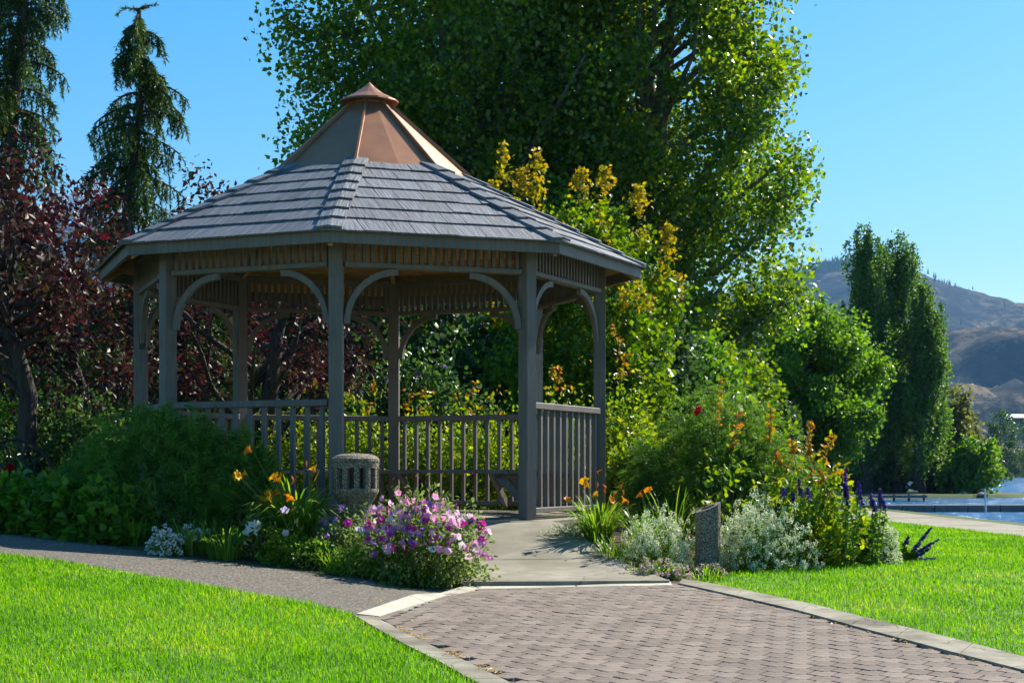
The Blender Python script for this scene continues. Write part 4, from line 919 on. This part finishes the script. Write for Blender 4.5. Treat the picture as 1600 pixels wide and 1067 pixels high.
def addbloom(root, me, wp, name='bloom', tilt=(0.3, 0.0), s=1.0):
    o = link(bpy.data.objects.new(name, me), root); o.location = Vector(wp) - root.location; o.rotation_euler = (tilt[0] + rng.normal() * .25, tilt[1] + rng.normal() * .25, rng.uniform(0, 6.28)); o.scale = (s, s, s); return o
HG = 'yellow green rose bushes behind the gazebo rail'
for i, (px, topy, D, wr, lab) in enumerate(((470, 655, 19.9, 0.6, 'yellow green rose bush behind the left handrail gap'), (560, 648, 19.6, 0.55, 'yellow green rose bush between the front and rear left posts'), (660, 652, 19.8, 0.6, 'yellow green rose bush just right of the rear post'), (760, 655, 19.5, 0.6, 'yellow green rose bush left of the entrance post'), (880, 640, 19.2, 0.6, 'rose bush seen through the right hand balusters'), (975, 615, 18.6, 0.5, 'tall leafy rose bush touching the right gazebo post'))):
    H_ = (HY - topy) * D / F + CZ + 0.15
    rb = rosebush(lab, (at(px, 0, D).x, D), wr, 0.45, H_, 5200, HG, z=-0.15)
    for j in range(2):
        a = rng.uniform(-1, 1) * wr * 0.7; addbloom(rb, pink_bloom if j else red_bloom, (rb.location.x + a, D - 0.4, rng.uniform(0.2, 0.5)), s=1.1, tilt=(1.2, 0))
D = 19.0
o, P, d = bush('tall_rose_shoot', 'upright yellow leaved rose shoot above the rear rail right of centre', (at(716, 0, D).x, D), 0.13, 0.13, 1.12, 320, (0.06, 0.04), M['rose'], 'rose bush', z=0.1, inner=0.2)
# rose of sharon with mauve flowers
D = 22.6
sh, P, d = bush('rose_of_sharon', 'dark leafy shrub dotted with mauve flowers behind the gazebo', (at(640, 0, D).x, D), 1.35, 0.7, 2.15, 15000, (0.075, 0.05), M['shade'], bumps=0.10, inner=0.5)
parts = []
a = np.arange(5) * 2 * np.pi / 5; o5 = np.stack([np.cos(a), np.sin(a), 0 * a], 1)
sharon = npmesh('flower', *leaf_arrays(o5 * 0.004, o5 + [0, 0, 0.5], -o5 * 0.5 + [0, 0, 1.0], 0.045, 0.042, 'oval', 0.1), M['sharon'])
fr = P[(d[:, 1] < -0.2)]; fr = fr[rng.choice(len(fr), 46)]
for q in fr: addbloom(sh, sharon, Vector(q * [1.02, 1.06, 1.0]) + sh.location, 'flower', (1.2, 0), 1.1)
# low evergreen shade behind rail left
for px, topy, D, wr, lab in ((120, 640, 17.8, 0.9, 'dark shrub behind the big cypress near the leaning trunk'), (1010, 690, 17.0, 0.5, 'green shrub between gazebo and cypress mound')):
    bush('leafy_shrub', lab, (at(px, 0, D).x, D), wr, 0.5, (HY - topy) * D / F + CZ + 0.1, 6000, (0.06, 0.04), M['shade'] if px < 500 else M['rose'], bumps=0.12)

# ------------------------------------------------------------------ flowers
def plant_root(name, label, px, py, D, cat='flowers', group=None):
    p = at(px, py, D); return empty(name, (p.x, D, gz(p.x, D)), 0, label, cat, group)
def straps(root, n, h, spread, wd=0.014, mat='strap', rad=0.10, lo=0.5):
    a = rng.uniform(0, 6.283, n); rr_ = rad * np.sqrt(rng.random(n)); mg = rng.uniform(0.25, 1.0, n) * spread
    B = np.stack([rr_ * np.cos(a), rr_ * np.sin(a), np.zeros(n) - 0.01], 1); a2 = a + rng.normal(size=n) * 0.5
    V, fl = blades(B, h * rng.uniform(lo, 1.1, n), np.stack([np.cos(a2) * mg, np.sin(a2) * mg], 1), wd * rng.uniform(0.7, 1.2, n), 6, 0.75)
    npobj('leaves', V, fl, M[mat], root, smooth=True)
def lily_mesh(mat):
    parts = []
    for j, (wd, ln) in enumerate(((0.034, 0.060), (0.044, 0.058))):
        for kx in range(3):
            a = (kx * 2 + j) * math.pi / 3; o = np.array([math.cos(a), math.sin(a), 0]); s = np.array([-o[1], o[0], 0]); rows = []
            for t, rr_, z, wq in ((0, .004, 0, .2), (.35, .014, .030, .8), (.65, .032, .050, 1.0), (.88, .052, .052, .7), (1, .062, .046, .05)):
                c = o * rr_ * ln / .06 + np.array([0, 0, z]); rows += [c - s * wd * wq / 2, c + s * wd * wq / 2]
            parts.append((np.array(rows), [np.array([[2 * i, 2 * i + 1, 2 * i + 3, 2 * i + 2] for i in range(4)], np.int32)]))
    return npmesh('flower', *merge(parts), M[mat], smooth=True)
lilyA, lilyB = lily_mesh('lily'), lily_mesh('lilyor')
def daylily(label, px, py, D, n, h, spread, blooms, name='daylily', group='daylily clumps', buds=4):
    r = plant_root(name, label, px, py, D, 'daylily', group); straps(r, n, h, spread, 0.016)
    mb = MB()
    def scape(wp, rr_=0.0035):
        e = Vector(wp) - r.location; mb.tube([Vector((e.x * 0.15, e.y * 0.15, 0)), Vector((e.x * 0.5, e.y * 0.5, e.z * 0.6)), e], [rr_, rr_, rr_ * .7], 5)
    for bx_, by_, kind in blooms:
        wp = at(bx_, by_, D - rng.uniform(0.05, 0.35)); scape(wp)
        addbloom(r, lilyA if kind == 0 else lilyB, wp - Vector((0, 0, 0.03)), 'flower', (0.9, 0.25), rng.uniform(0.62, 0.82))
    for i in range(buds):
        bx_, by_, _ = blooms[rng.integers(len(blooms))]; wp = at(bx_ + rng.normal() * 14, by_ + rng.normal() * 10, D - .15); scape(wp, .0028)
        b_ = MB().tube([wp - r.location, wp - r.location + Vector((rng.normal() * .01, -.01, .02)), wp - r.location + Vector((rng.normal() * .02, -.015, .045))], [.003, .007, .002], 6).obj('bud', M['lilyor'], r)
    mb.obj('scapes', M['stem'], r); return r
daylily('daylily clump with golden flowers left of the bollard lamp', 462, 820, 12.42, 330, 0.70, 0.85, [(366, 738, 0), (378, 735, 0), (373, 744, 0), (432, 744, 0), (438, 748, 0), (422, 768, 0), (408, 778, 0), (415, 773, 0), (492, 731, 0), (393, 700, 1), (437, 764, 1), (448, 777, 1)], buds=8)
daylily('daylily clump with orange flowers beside the right balusters', 935, 830, 13.5, 190, 0.50, 0.9, [(915, 750, 0), (921, 757, 0), (935, 770, 0), (952, 777, 1), (972, 779, 1), (886, 779, 1)], buds=6)
daylily('daylily clump with fading orange flower near the dark cypress base', 1010, 820, 13.3, 110, 0.50, 0.7, [(1015, 764, 1), (1004, 770, 1)], buds=2)
for px, py, D, n, h, lab in ((300, 870, 12.15, 150, 0.34, 'dark grassy clump behind the white alyssum'), (350, 872, 12.05, 150, 0.36, 'dark grassy clump right of the white alyssum'), (210, 845, 12.4, 130, 0.32, 'dark grassy clump left of the white alyssum'), (1050, 800, 13.9, 80, 0.62, 'tall strap leaved clump in shade behind the slanted post'), (960, 850, 12.9, 120, 0.30, 'low grassy clump on the right edge of the walk'), (520, 885, 11.95, 110, 0.26, 'low grass tuft left of the petunias'), (1105, 905, 12.05, 70, 0.16, 'small grass tuft at the corner of the right lawn')):
    r = plant_root('grassy_clump', lab, px, py, D, 'grass clump', 'grassy clumps in the beds'); straps(r, n, h, 0.8, 0.009, 'strap' if px > 900 else 'herb', 0.12)
# petunias
def petunia_mesh(mat):
    n = 15; V = [(0, 0, -0.022)]; 
    for ring, (rad, z) in enumerate(((0.006, -0.010), (0.020, 0.003), (0.034, 0.004))):
        for i in range(n):
            a = 2 * math.pi * i / n; q = rad * (1 + (0.14 if ring == 2 else 0.03) * math.cos(5 * a)); V.append((q * math.cos(a), q * math.sin(a), z + (0.004 * math.cos(10 * a) if ring == 2 else 0)))
    Ft = np.array([[0, 1 + (i + 1) % n, 1 + i] for i in range(n)]); Fq = np.array([[1 + r_ * n + i, 1 + r_ * n + (i + 1) % n, 1 + (r_ + 1) * n + (i + 1) % n, 1 + (r_ + 1) * n + i] for r_ in range(2) for i in range(n)])
    return npmesh('flower', np.array(V), [Ft, Fq], M[mat], smooth=True)
PET = {c: petunia_mesh(c) for c in ('pink', 'blush', 'magenta', 'violet', 'lilac', 'wpetal')}
def petunias(label, px, py, D, rx, ry, H, nleaf, flowers, group='petunia clumps', leafm='petleaf'):
    r, P, d = bush('petunia_plant', label, (at(px, py, D).x, D), rx, ry, H, nleaf, (0.036, 0.018), M[leafm], 'petunias', group, bumps=0.14, inner=0.3)
    for bx_, by_, c in flowers:
        q = at(bx_, by_, D); u_ = np.clip((q.x - r.location.x) / rx, -0.98, 0.98); zz = np.clip((q.z - r.location.z) / H, 0.02, 0.98)
        dy = -ry * math.sqrt(max(0.02, 1 - min(0.98, u_ * u_ + zz * zz * 0.9))); dep = D + dy * 1.02; wp = at(bx_, by_, dep)
        addbloom(r, PET[c], wp, 'flower', (1.15, 0.3 * u_), rng.uniform(0.68, 0.95))
    return r
fl_ = []
hues = ['pink'] * 7 + ['blush'] * 4 + ['magenta'] * 4 + ['violet'] * 1
for i in range(165):
    u_ = rng.uniform(-1, 1); bx_ = 668 + u_ * 98; topv = 782 + 42 * abs((bx_ - 640) / 130) ** 1.5; by_ = topv + rng.random() ** 1.5 * 72
    fl_.append((bx_, by_, hues[rng.integers(len(hues))]))
fl_ += [(622, 770, 'pink'), (634, 778, 'pink'), (597, 778, 'pink'), (680, 776, 'pink'), (694, 783, 'pink'), (712, 790, 'magenta'), (575, 862, 'violet'), (580, 848, 'lilac'), (585, 866, 'violet'), (608, 860, 'lilac'), (566, 828, 'lilac'), (543, 816, 'magenta'), (700, 850, 'magenta'), (722, 852, 'wpetal'), (676, 858, 'wpetal'), (610, 834, 'magenta'), (645, 826, 'magenta'), (640, 832, 'magenta'), (757, 866, 'pink'), (765, 872, 'pink'), (752, 842, 'magenta'), (535, 793, 'violet')]
petunias('large mound of pink and magenta petunias at the corner of the walk', 662, 890, 11.95, 0.47, 0.42, 0.60, 8200, fl_)
petunias('sparse violet petunias around the bollard lamp base', 545, 880, 12.2, 0.28, 0.22, 0.36, 1500, [(530, 792, 'violet'), (524, 812, 'violet'), (507, 815, 'violet'), (462, 815, 'lilac'), (446, 832, 'lilac'), (545, 816, 'magenta'), (513, 838, 'violet'), (560, 826, 'lilac')])
petunias('white petunias on a pale plant left of the bollard lamp', 398, 875, 12.15, 0.14, 0.14, 0.34, 700, [(388, 818, 'wpetal'), (396, 817, 'wpetal'), (400, 824, 'wpetal'), (391, 826, 'wpetal'), (384, 832, 'wpetal'), (399, 832, 'wpetal'), (383, 848, 'wpetal'), (394, 819, 'wpetal'), (403, 818, 'wpetal'), (386, 824, 'wpetal')])
petunias('yellowing leafy petunia with a few lilac blooms in the left bed', 440, 885, 12.05, 0.17, 0.14, 0.25, 900, [(463, 815, 'lilac'), (446, 832, 'lilac'), (445, 797, 'lilac')], leafm='rose')
# heads of tiny florets on stalks
def florets(name, label, px, py, D, rx, ry, H, nstem, mat, leafm, cat='flowers', group=None, head=0.02, nf=22, nleaf=1500, leaf=(0.03, 0.009), spike=0.0):
    x = at(px, py, D).x; r = empty(name, (x, D, gz(x, D)), 0, label, cat, group)
    d = rdir(nstem); d[:, 2] = np.abs(d[:, 2]); ph_ = np.arctan2(d[:, 1], d[:, 0]); E = d * [rx, ry, H] * (0.62 + 0.45 * rng.random((nstem, 1)) + 0.12 * np.sin(ph_ * 3 + px)[:, None]); n = nstem * nf
    C = np.repeat(E, nf, 0); o = rdir(n); 
    if spike: C = C + np.stack([np.zeros(n), np.zeros(n), rng.random(n) * spike], 1)
    V, fl = leaf_arrays(C + o * head * 0.5, unit(o + rdir(n) * .5), o, head * 0.62, head * 0.6, 'rhomb', 0.1); npobj('florets', V, fl, M[mat], r)['kind'] = 'stuff'
    t = rng.random((nleaf, 1)) ** 0.7; i = rng.integers(0, nstem, nleaf); P = E[i] * t * 0.97 + rng.normal(size=(nleaf, 3)) * 0.012; P[:, 2] = np.maximum(P[:, 2], .005)
    s = rng.uniform(0.7, 1.3, nleaf); V, fl = leaf_arrays(P, unit(d[i] * 0.5 + rdir(nleaf)), rdir(nleaf, 0.4), leaf[0] * s, leaf[1] * s, 'rhomb'); npobj('foliage', V, fl, M[leafm], r)
    mb = MB()
    for e in E[:min(nstem, 60)]: mb.tube([(e[0] * .1, e[1] * .1, 0), (e[0] * .6, e[1] * .6, e[2] * .55), tuple(e)], [.002, .002, .0015], 3)
    mb.obj('stems', M['stem'], r); return r
WG = 'white flowered edging plants'
florets('alyssum', 'white alyssum cushion at the edge of the shaded path', 258, 860, 11.95, 0.14, 0.12, 0.21, 90, 'wpetal', 'herb', group=WG, head=0.022)
florets('alyssum', 'small white alyssum patch just behind the cushion by the path', 302, 842, 12.15, 0.13, 0.08, 0.24, 44, 'wpetal', 'herb', group=WG, head=0.022)
florets('alyssum', 'pale low alyssum beside the right post base', 890, 838, 13.6, 0.24, 0.18, 0.13, 70, 'cream', 'silver', group=WG, head=0.012)
florets('white_flower_mound', 'white flowered mound left of the slanted concrete post', 1030, 872, 12.75, 0.28, 0.24, 0.44, 300, 'cream', 'herb', group=WG, nleaf=3000, spike=0.03)
florets('white_flower_mound', 'widest white flowered mound right of the slanted concrete post', 1190, 878, 12.9, 0.40, 0.34, 0.52, 560, 'cream', 'herb', group=WG, nleaf=5200, spike=0.03)
florets('white_flower_mound', 'white flowers in front of the slanted post top, against the dark cypress', 1105, 850, 13.1, 0.22, 0.2, 0.46, 110, 'cream', 'herb', group=WG, nleaf=1500, spike=0.03)
florets('white_flower_mound', 'white flowers at the far right end of the flower bed', 1382, 862, 13.5, 0.14, 0.15, 0.36, 190, 'cream', 'herb', group=WG, nleaf=1200, spike=0.03)
florets('silver_plant', 'silvery leaved plant behind the widest white mound', 1215, 800, 13.5, 0.30, 0.22, 0.62, 90, 'cream', 'silver', nleaf=2600, leaf=(0.05, 0.012))
florets('silver_plant', 'silvery plant among purple spikes at the right of the bed', 1335, 820, 13.9, 0.16, 0.15, 0.58, 60, 'lilac', 'silver', nleaf=1200, leaf=(0.05, 0.012))
florets('pink_edging', 'pale pink flowered edging at the foot of the slanted post', 1020, 900, 12.2, 0.26, 0.2, 0.16, 60, 'palepink', 'herb', head=0.024, nleaf=2600)
florets('pink_edging', 'sparse pinkish edging plants by the lawn corner', 1110, 900, 12.35, 0.17, 0.14, 0.11, 26, 'palepink', 'shade', head=0.022, nleaf=1300)
# salvia spikes
def salvia(label, px, py, D, spikes, nleaf=170, group='purple salvia plants'):
    r = plant_root('salvia', label, px, py, D, 'salvia', group); mb = MB(); lp_ = []
    for (x0, y0, x1, y1) in spikes:         # flower spike from lower to upper pixel
        a = at(x0, y0, D) - r.location; e = at(x1, y1, D) - r.location; s = Vector((a.x * 0.4, 0, 0.02)); mb.tube([s, a, e], [.004, .003, .002], 5); n = int((e - a).length * 900)
        t = rng.random((n, 1)); P = np.array(a) + np.array(e - a) * t; o = unit(rdir(n) * [1, 1, .6]); V, fl = leaf_arrays(P, o, rdir(n, .4), 0.028 * (1.25 - .7 * t[:, 0]), 0.014, 'rhomb', .2)
        npobj('flower_spike', V, fl, M['salvia'], r)
        m_ = nleaf // len(spikes); t = rng.random((m_, 1)); P = np.array(s) + np.array(a - s) * t; lp_.append(leaf_arrays(P, rdir(m_), rdir(m_, .7), .05, .02, 'oval'))
    npobj('leaves', *merge(lp_), M['herb'], r); mb.obj('stems', M['stem'], r)
salvia('purple salvia spikes standing above the orange tipped roses', 1318, 860, 13.05, [(1322, 778, 1321, 733), (1342, 772, 1341, 752), (1326, 790, 1319, 760), (1346, 790, 1343, 765)])
salvia('purple salvia spikes at the right end of the bed against the lake', 1365, 860, 13.2, [(1363, 790, 1361, 768), (1376, 790, 1375, 763), (1384, 796, 1378, 778), (1368, 800, 1364, 780)])
salvia('few purple salvia spikes between the roses and the silvery plant', 1250, 860, 13.0, [(1252, 775, 1248, 748), (1226, 775, 1224, 762), (1240, 785, 1238, 768), (1264, 780, 1262, 760)])
salvia('dark salvia sprawling onto the lawn right of the bed', 1405, 880, 13.75, [(1425, 862, 1455, 824), (1425, 868, 1467, 842), (1430, 875, 1462, 872), (1415, 850, 1420, 836), (1428, 872, 1455, 855)], 420)
# near roses on the right
D = 13.6
r1 = rosebush('rose bush with one red bloom in front of the cypress mound', (at(1140, 0, D).x, D), 0.25, 0.2, 1.06, 330, None, 0.008, z=-0.33, canes=3)
mb = MB(); rp = at(1094, 641, D - 0.3)
mb.tube([Vector((0, 0, 0)), (rp - r1.location) * 0.6 + Vector((0.06, 0, 0.05)), rp - r1.location], [.006, .004, .003], 5); mb.obj('cane', M['stem'], r1); addbloom(r1, red_bloom, rp - Vector((0, 0, .012)), 'bloom', (1.0, 0), 1.25)
c0 = at(1124, 668, D) - r1.location; c1 = at(1128, 588, D) - r1.location; m_ = 50; t = rng.random((m_, 1))
npobj('red_shoot', *leaf_arrays(np.array(c0) + np.array(c1 - c0) * t, rdir(m_, .1), rdir(m_, .4), .035, .014, 'oval'), M['roseor'], r1)
D = 13.35
rosebush('rose bush with orange young leaves at the right of the bed', (at(1285, 0, D).x, D), 0.34, 0.28, 0.78, 1700, None, 0.025, z=-0.34, canes=7)
D = 13.5
rosebush('small rose between the red bloom and the orange tipped bush', (at(1215, 0, D).x, D), 0.2, 0.2, 0.8, 300, None, 0.015, z=-0.34, canes=4)
bush('leafy_plant', 'bright leafy plant under the purple spikes at the bed end', (at(1345, 0, 13.6).x, 13.6), 0.22, 0.2, 0.36, 1200, (0.06, 0.03), M['bright'], 'plant')
# low leafy cover in the shaded left bed
for i, (px, py, D, rx, lab) in enumerate(((30, 830, 12.7, 0.34, 'broad leaved low plant at the left edge of the shaded bed'), (95, 838, 12.6, 0.34, 'broad leaved low plant in front of the leaning trunk'), (165, 846, 12.5, 0.30, 'broad leaved low plant under the big cypress'), (-60, 826, 12.9, 0.4, 'broad leaved low plant past the left edge'))):
    bush('broadleaf_plant', lab, (at(px, py, D).x, D), rx, 0.28, 0.40, 1300, (0.075, 0.06), M['bright'], 'plant', 'broad leaved plants along the shaded path')
r = plant_root('geranium', 'red geranium flowers beside the wagon wheel', 15, 800, 14.4, 'flowers')
for bx_, by_ in ((12, 733), (17, 730), (20, 735), (2, 748), (82, 762), (14, 738)): addbloom(r, red_bloom, at(bx_, by_, 14.3), 'bloom', (1.2, 0), .8)
V, fl = clump_leaves(np.array([[rng.normal() * .2, rng.normal() * .1, rng.uniform(.05, .4)] for i in range(30)]), .08, 14, .06, .05, 'oval'); npobj('leaves', V, fl, M['herb'], r)
for px, py, D, rx, H_, lab in ((480, 885, 12.0, 0.3, 0.20, 'low green weeds along the path edge left of the petunias'), (560, 900, 11.8, 0.24, 0.18, 'low green weeds under the bollard lamp'), (640, 905, 11.75, 0.3, 0.16, 'green leafy skirt at the foot of the petunia mound')):
    bush('low_weeds', lab, (at(px, py, D).x, D), rx, 0.14, H_, 1300, (0.04, 0.016), M['herb'], 'weeds', 'low weeds on the bed edge', kind='rhomb')

# ------------------------------------------------------------------ lake things, far roofs, litter
dk = empty('floating_dock', at(1310, 796, 63), 0, 'long low floating breakwater across the lake behind the path', 'dock')
for i in range(16):
    MB().box((0.4 + i * 1.26, i * 0.06, 0.02), (1.22, 1.1, 0.30)).obj('float', M['dock'], dk, bevel=0.03)
dk.location.z = ZW + 0.1
d2 = empty('boat_dock', at(1368, 789, 84), 0, 'small dark jetty below the poplars', 'dock'); d2.location.z = ZW + 0.25
MB().box((1.2, 0, 0), (2.6, 1.0, 0.14)).obj('deck', M['dock'], d2)
for i in range(4): MB().tube([(0.1 + i * .75, -.4, -0.9), (0.1 + i * .75, -.4, 0.1)], .06, 6).obj('pile', M['dark'], d2)
MB().box((1.9, 0.1, 0.2), (0.5, 0.3, 0.16)).obj('locker', M['rock'], d2, bevel=.03)
pl = at(1541, 770, 62); po_ = empty('mooring_pole', (pl.x, 62, ZW), R(0), 'thin white leaning pole standing in the lake', 'pole')
MB().tube([(0, 0, -0.5), (-0.05, 0, 0.9)], 0.035, 8).obj('shaft', M['white'], po_); MB().tube([(-0.05, 0, 0.9), (-0.052, 0, 0.94)], 0.045, 8).obj('tip', M['dark'], po_)
for px, D, wd, hh, lab, mt in ((1316, 120, 2.2, 1.6, 'pale blue roofed hut half hidden left of the poplars', 'slate'), (1590, 420, 4.5, 1.6, 'long white roofed farm building on the far shore', 'white')):
    x = at(px, 0, D).x; zb = (-0.4 if D < 340 else 0); zt = at(px, 710 if D < 200 else 648, D).z
    bd = empty('hut' if D < 200 else 'farm_building', (x, D, zt - hh - wd * .18), R(12), lab, 'building')
    MB().box((0, 0, hh / 2 - 2), (wd * 1.6, wd, hh + 4)).obj('wall', M['dock'] if D < 200 else M['rock'], bd)
    mb = MB(); hx, hy = wd * .88, wd * .6
    mb.add([(-hx, -hy, hh), (hx, -hy, hh), (hx, hy, hh), (-hx, hy, hh), (-hx, 0, hh + wd * .22), (hx, 0, hh + wd * .22)], [(0, 1, 5, 4), (3, 4, 5, 2), (0, 4, 3), (1, 2, 5), (0, 3, 2, 1)]); mb.obj('roof', M[mt], bd)
    MB().box((0, -wd / 2 - .02, hh * .45), (wd * .25, .05, hh * .7)).obj('door', M['dark'], bd)
# shore stones below the poplars
for i in range(9):
    px = rng.uniform(1325, 1560); D = rng.uniform(93.5, 95.5) if px > 1400 else rng.uniform(86, 92); x = at(px, 0, D).x; s = rng.uniform(.15, .45)
    if x > shore(D) + .9: x = float(shore(D)) + rng.uniform(-.3, .8)
    bm = bmesh.new(); bmesh.ops.create_icosphere(bm, subdivisions=2, radius=s)
    for v in bm.verts: v.co *= rng.uniform(.8, 1.15); v.co.z *= .6
    me = bpy.data.meshes.new('shore_rock'); bm.to_mesh(me); bm.free(); me.materials.append(M['rock']); o = link(bpy.data.objects.new('shore_rock', me)); o.location = (x, D, ZW + .12)
    tag(o, 'grey boulder on the waterline below the poplars', 'rock', 'boulders along the spit')
# dry leaf litter along the slab edge
n = 420; t = rng.random(n); i = rng.integers(0, 3, n); A = np.array([(p.x, p.y) for p in sb]); P2 = A[i] + (A[i + 1] - A[i]) * t[:, None] + np.stack([np.abs(rng.normal(size=n)) * 0.03, rng.normal(size=n) * .02], 1)
P2 = P2[(fbm(P2[:, 0], P2[:, 1], 9, 3, 9.0) > 0.15)]
n2 = 70; A2 = np.array([(p.x, p.y) for p in kerbR]); i2 = rng.integers(1, 6, n2); P3 = A2[i2] + (A2[i2 + 1] - A2[i2]) * rng.random((n2, 1)) - np.abs(rng.normal(size=(n2, 2))) * [.05, .02]
cl = np.array([(G(px, py).x, G(px, py).y) for px, py in ((730, 940), (868, 948), (895, 950), (980, 974), (1062, 996), (590, 945), (645, 975))]); P4 = np.repeat(cl, 9, 0) + rng.normal(size=(63, 2)) * [.035, .03]
P2 = np.concatenate([P2, P3, P4]); n = len(P2)
V, fl = leaf_arrays(np.stack([P2[:, 0], P2[:, 1], ground(P2[:, 0], P2[:, 1]) + .0235], 1), rdir(n) * [1, 1, .12], rdir(n, 3), rng.uniform(.012, .03, n), rng.uniform(.005, .012, n), 'rhomb')
stuff(npobj('leaf_litter', V, fl, M['litter']), 'dry yellow leaf litter gathered along the paver edges', 'leaf litter')

# ------------------------------------------------------------------ air
HAZE = True
if HAZE:
    hz = MB().box((0, 2700, 395), (15500, 5800, 800)).obj('haze', None) if False else None
    me = bpy.data.meshes.new('haze'); hb = MB().box((0, 2880, 397), (14000, 6200, 800)); me.from_pydata(hb.v, [], hb.f)
    hm = bpy.data.materials.new('haze_air'); hm.use_nodes = True; t = hm.node_tree; t.nodes.clear()
    pv = N(t, 'VolumePrincipled'); pv.inputs['Color'].default_value = (0.26, 0.56, 1.0, 1); pv.inputs['Density'].default_value = 0.00010; pv.inputs['Anisotropy'].default_value = 0.0
    mo = N(t, 'OutputMaterial'); t.links.new(pv.outputs[0], mo.inputs['Volume']); me.materials.append(hm)
    o = link(bpy.data.objects.new('haze', me)); o['kind'] = 'stuff'; tag(o, 'thin blue air between the garden and the far mountain', 'haze')
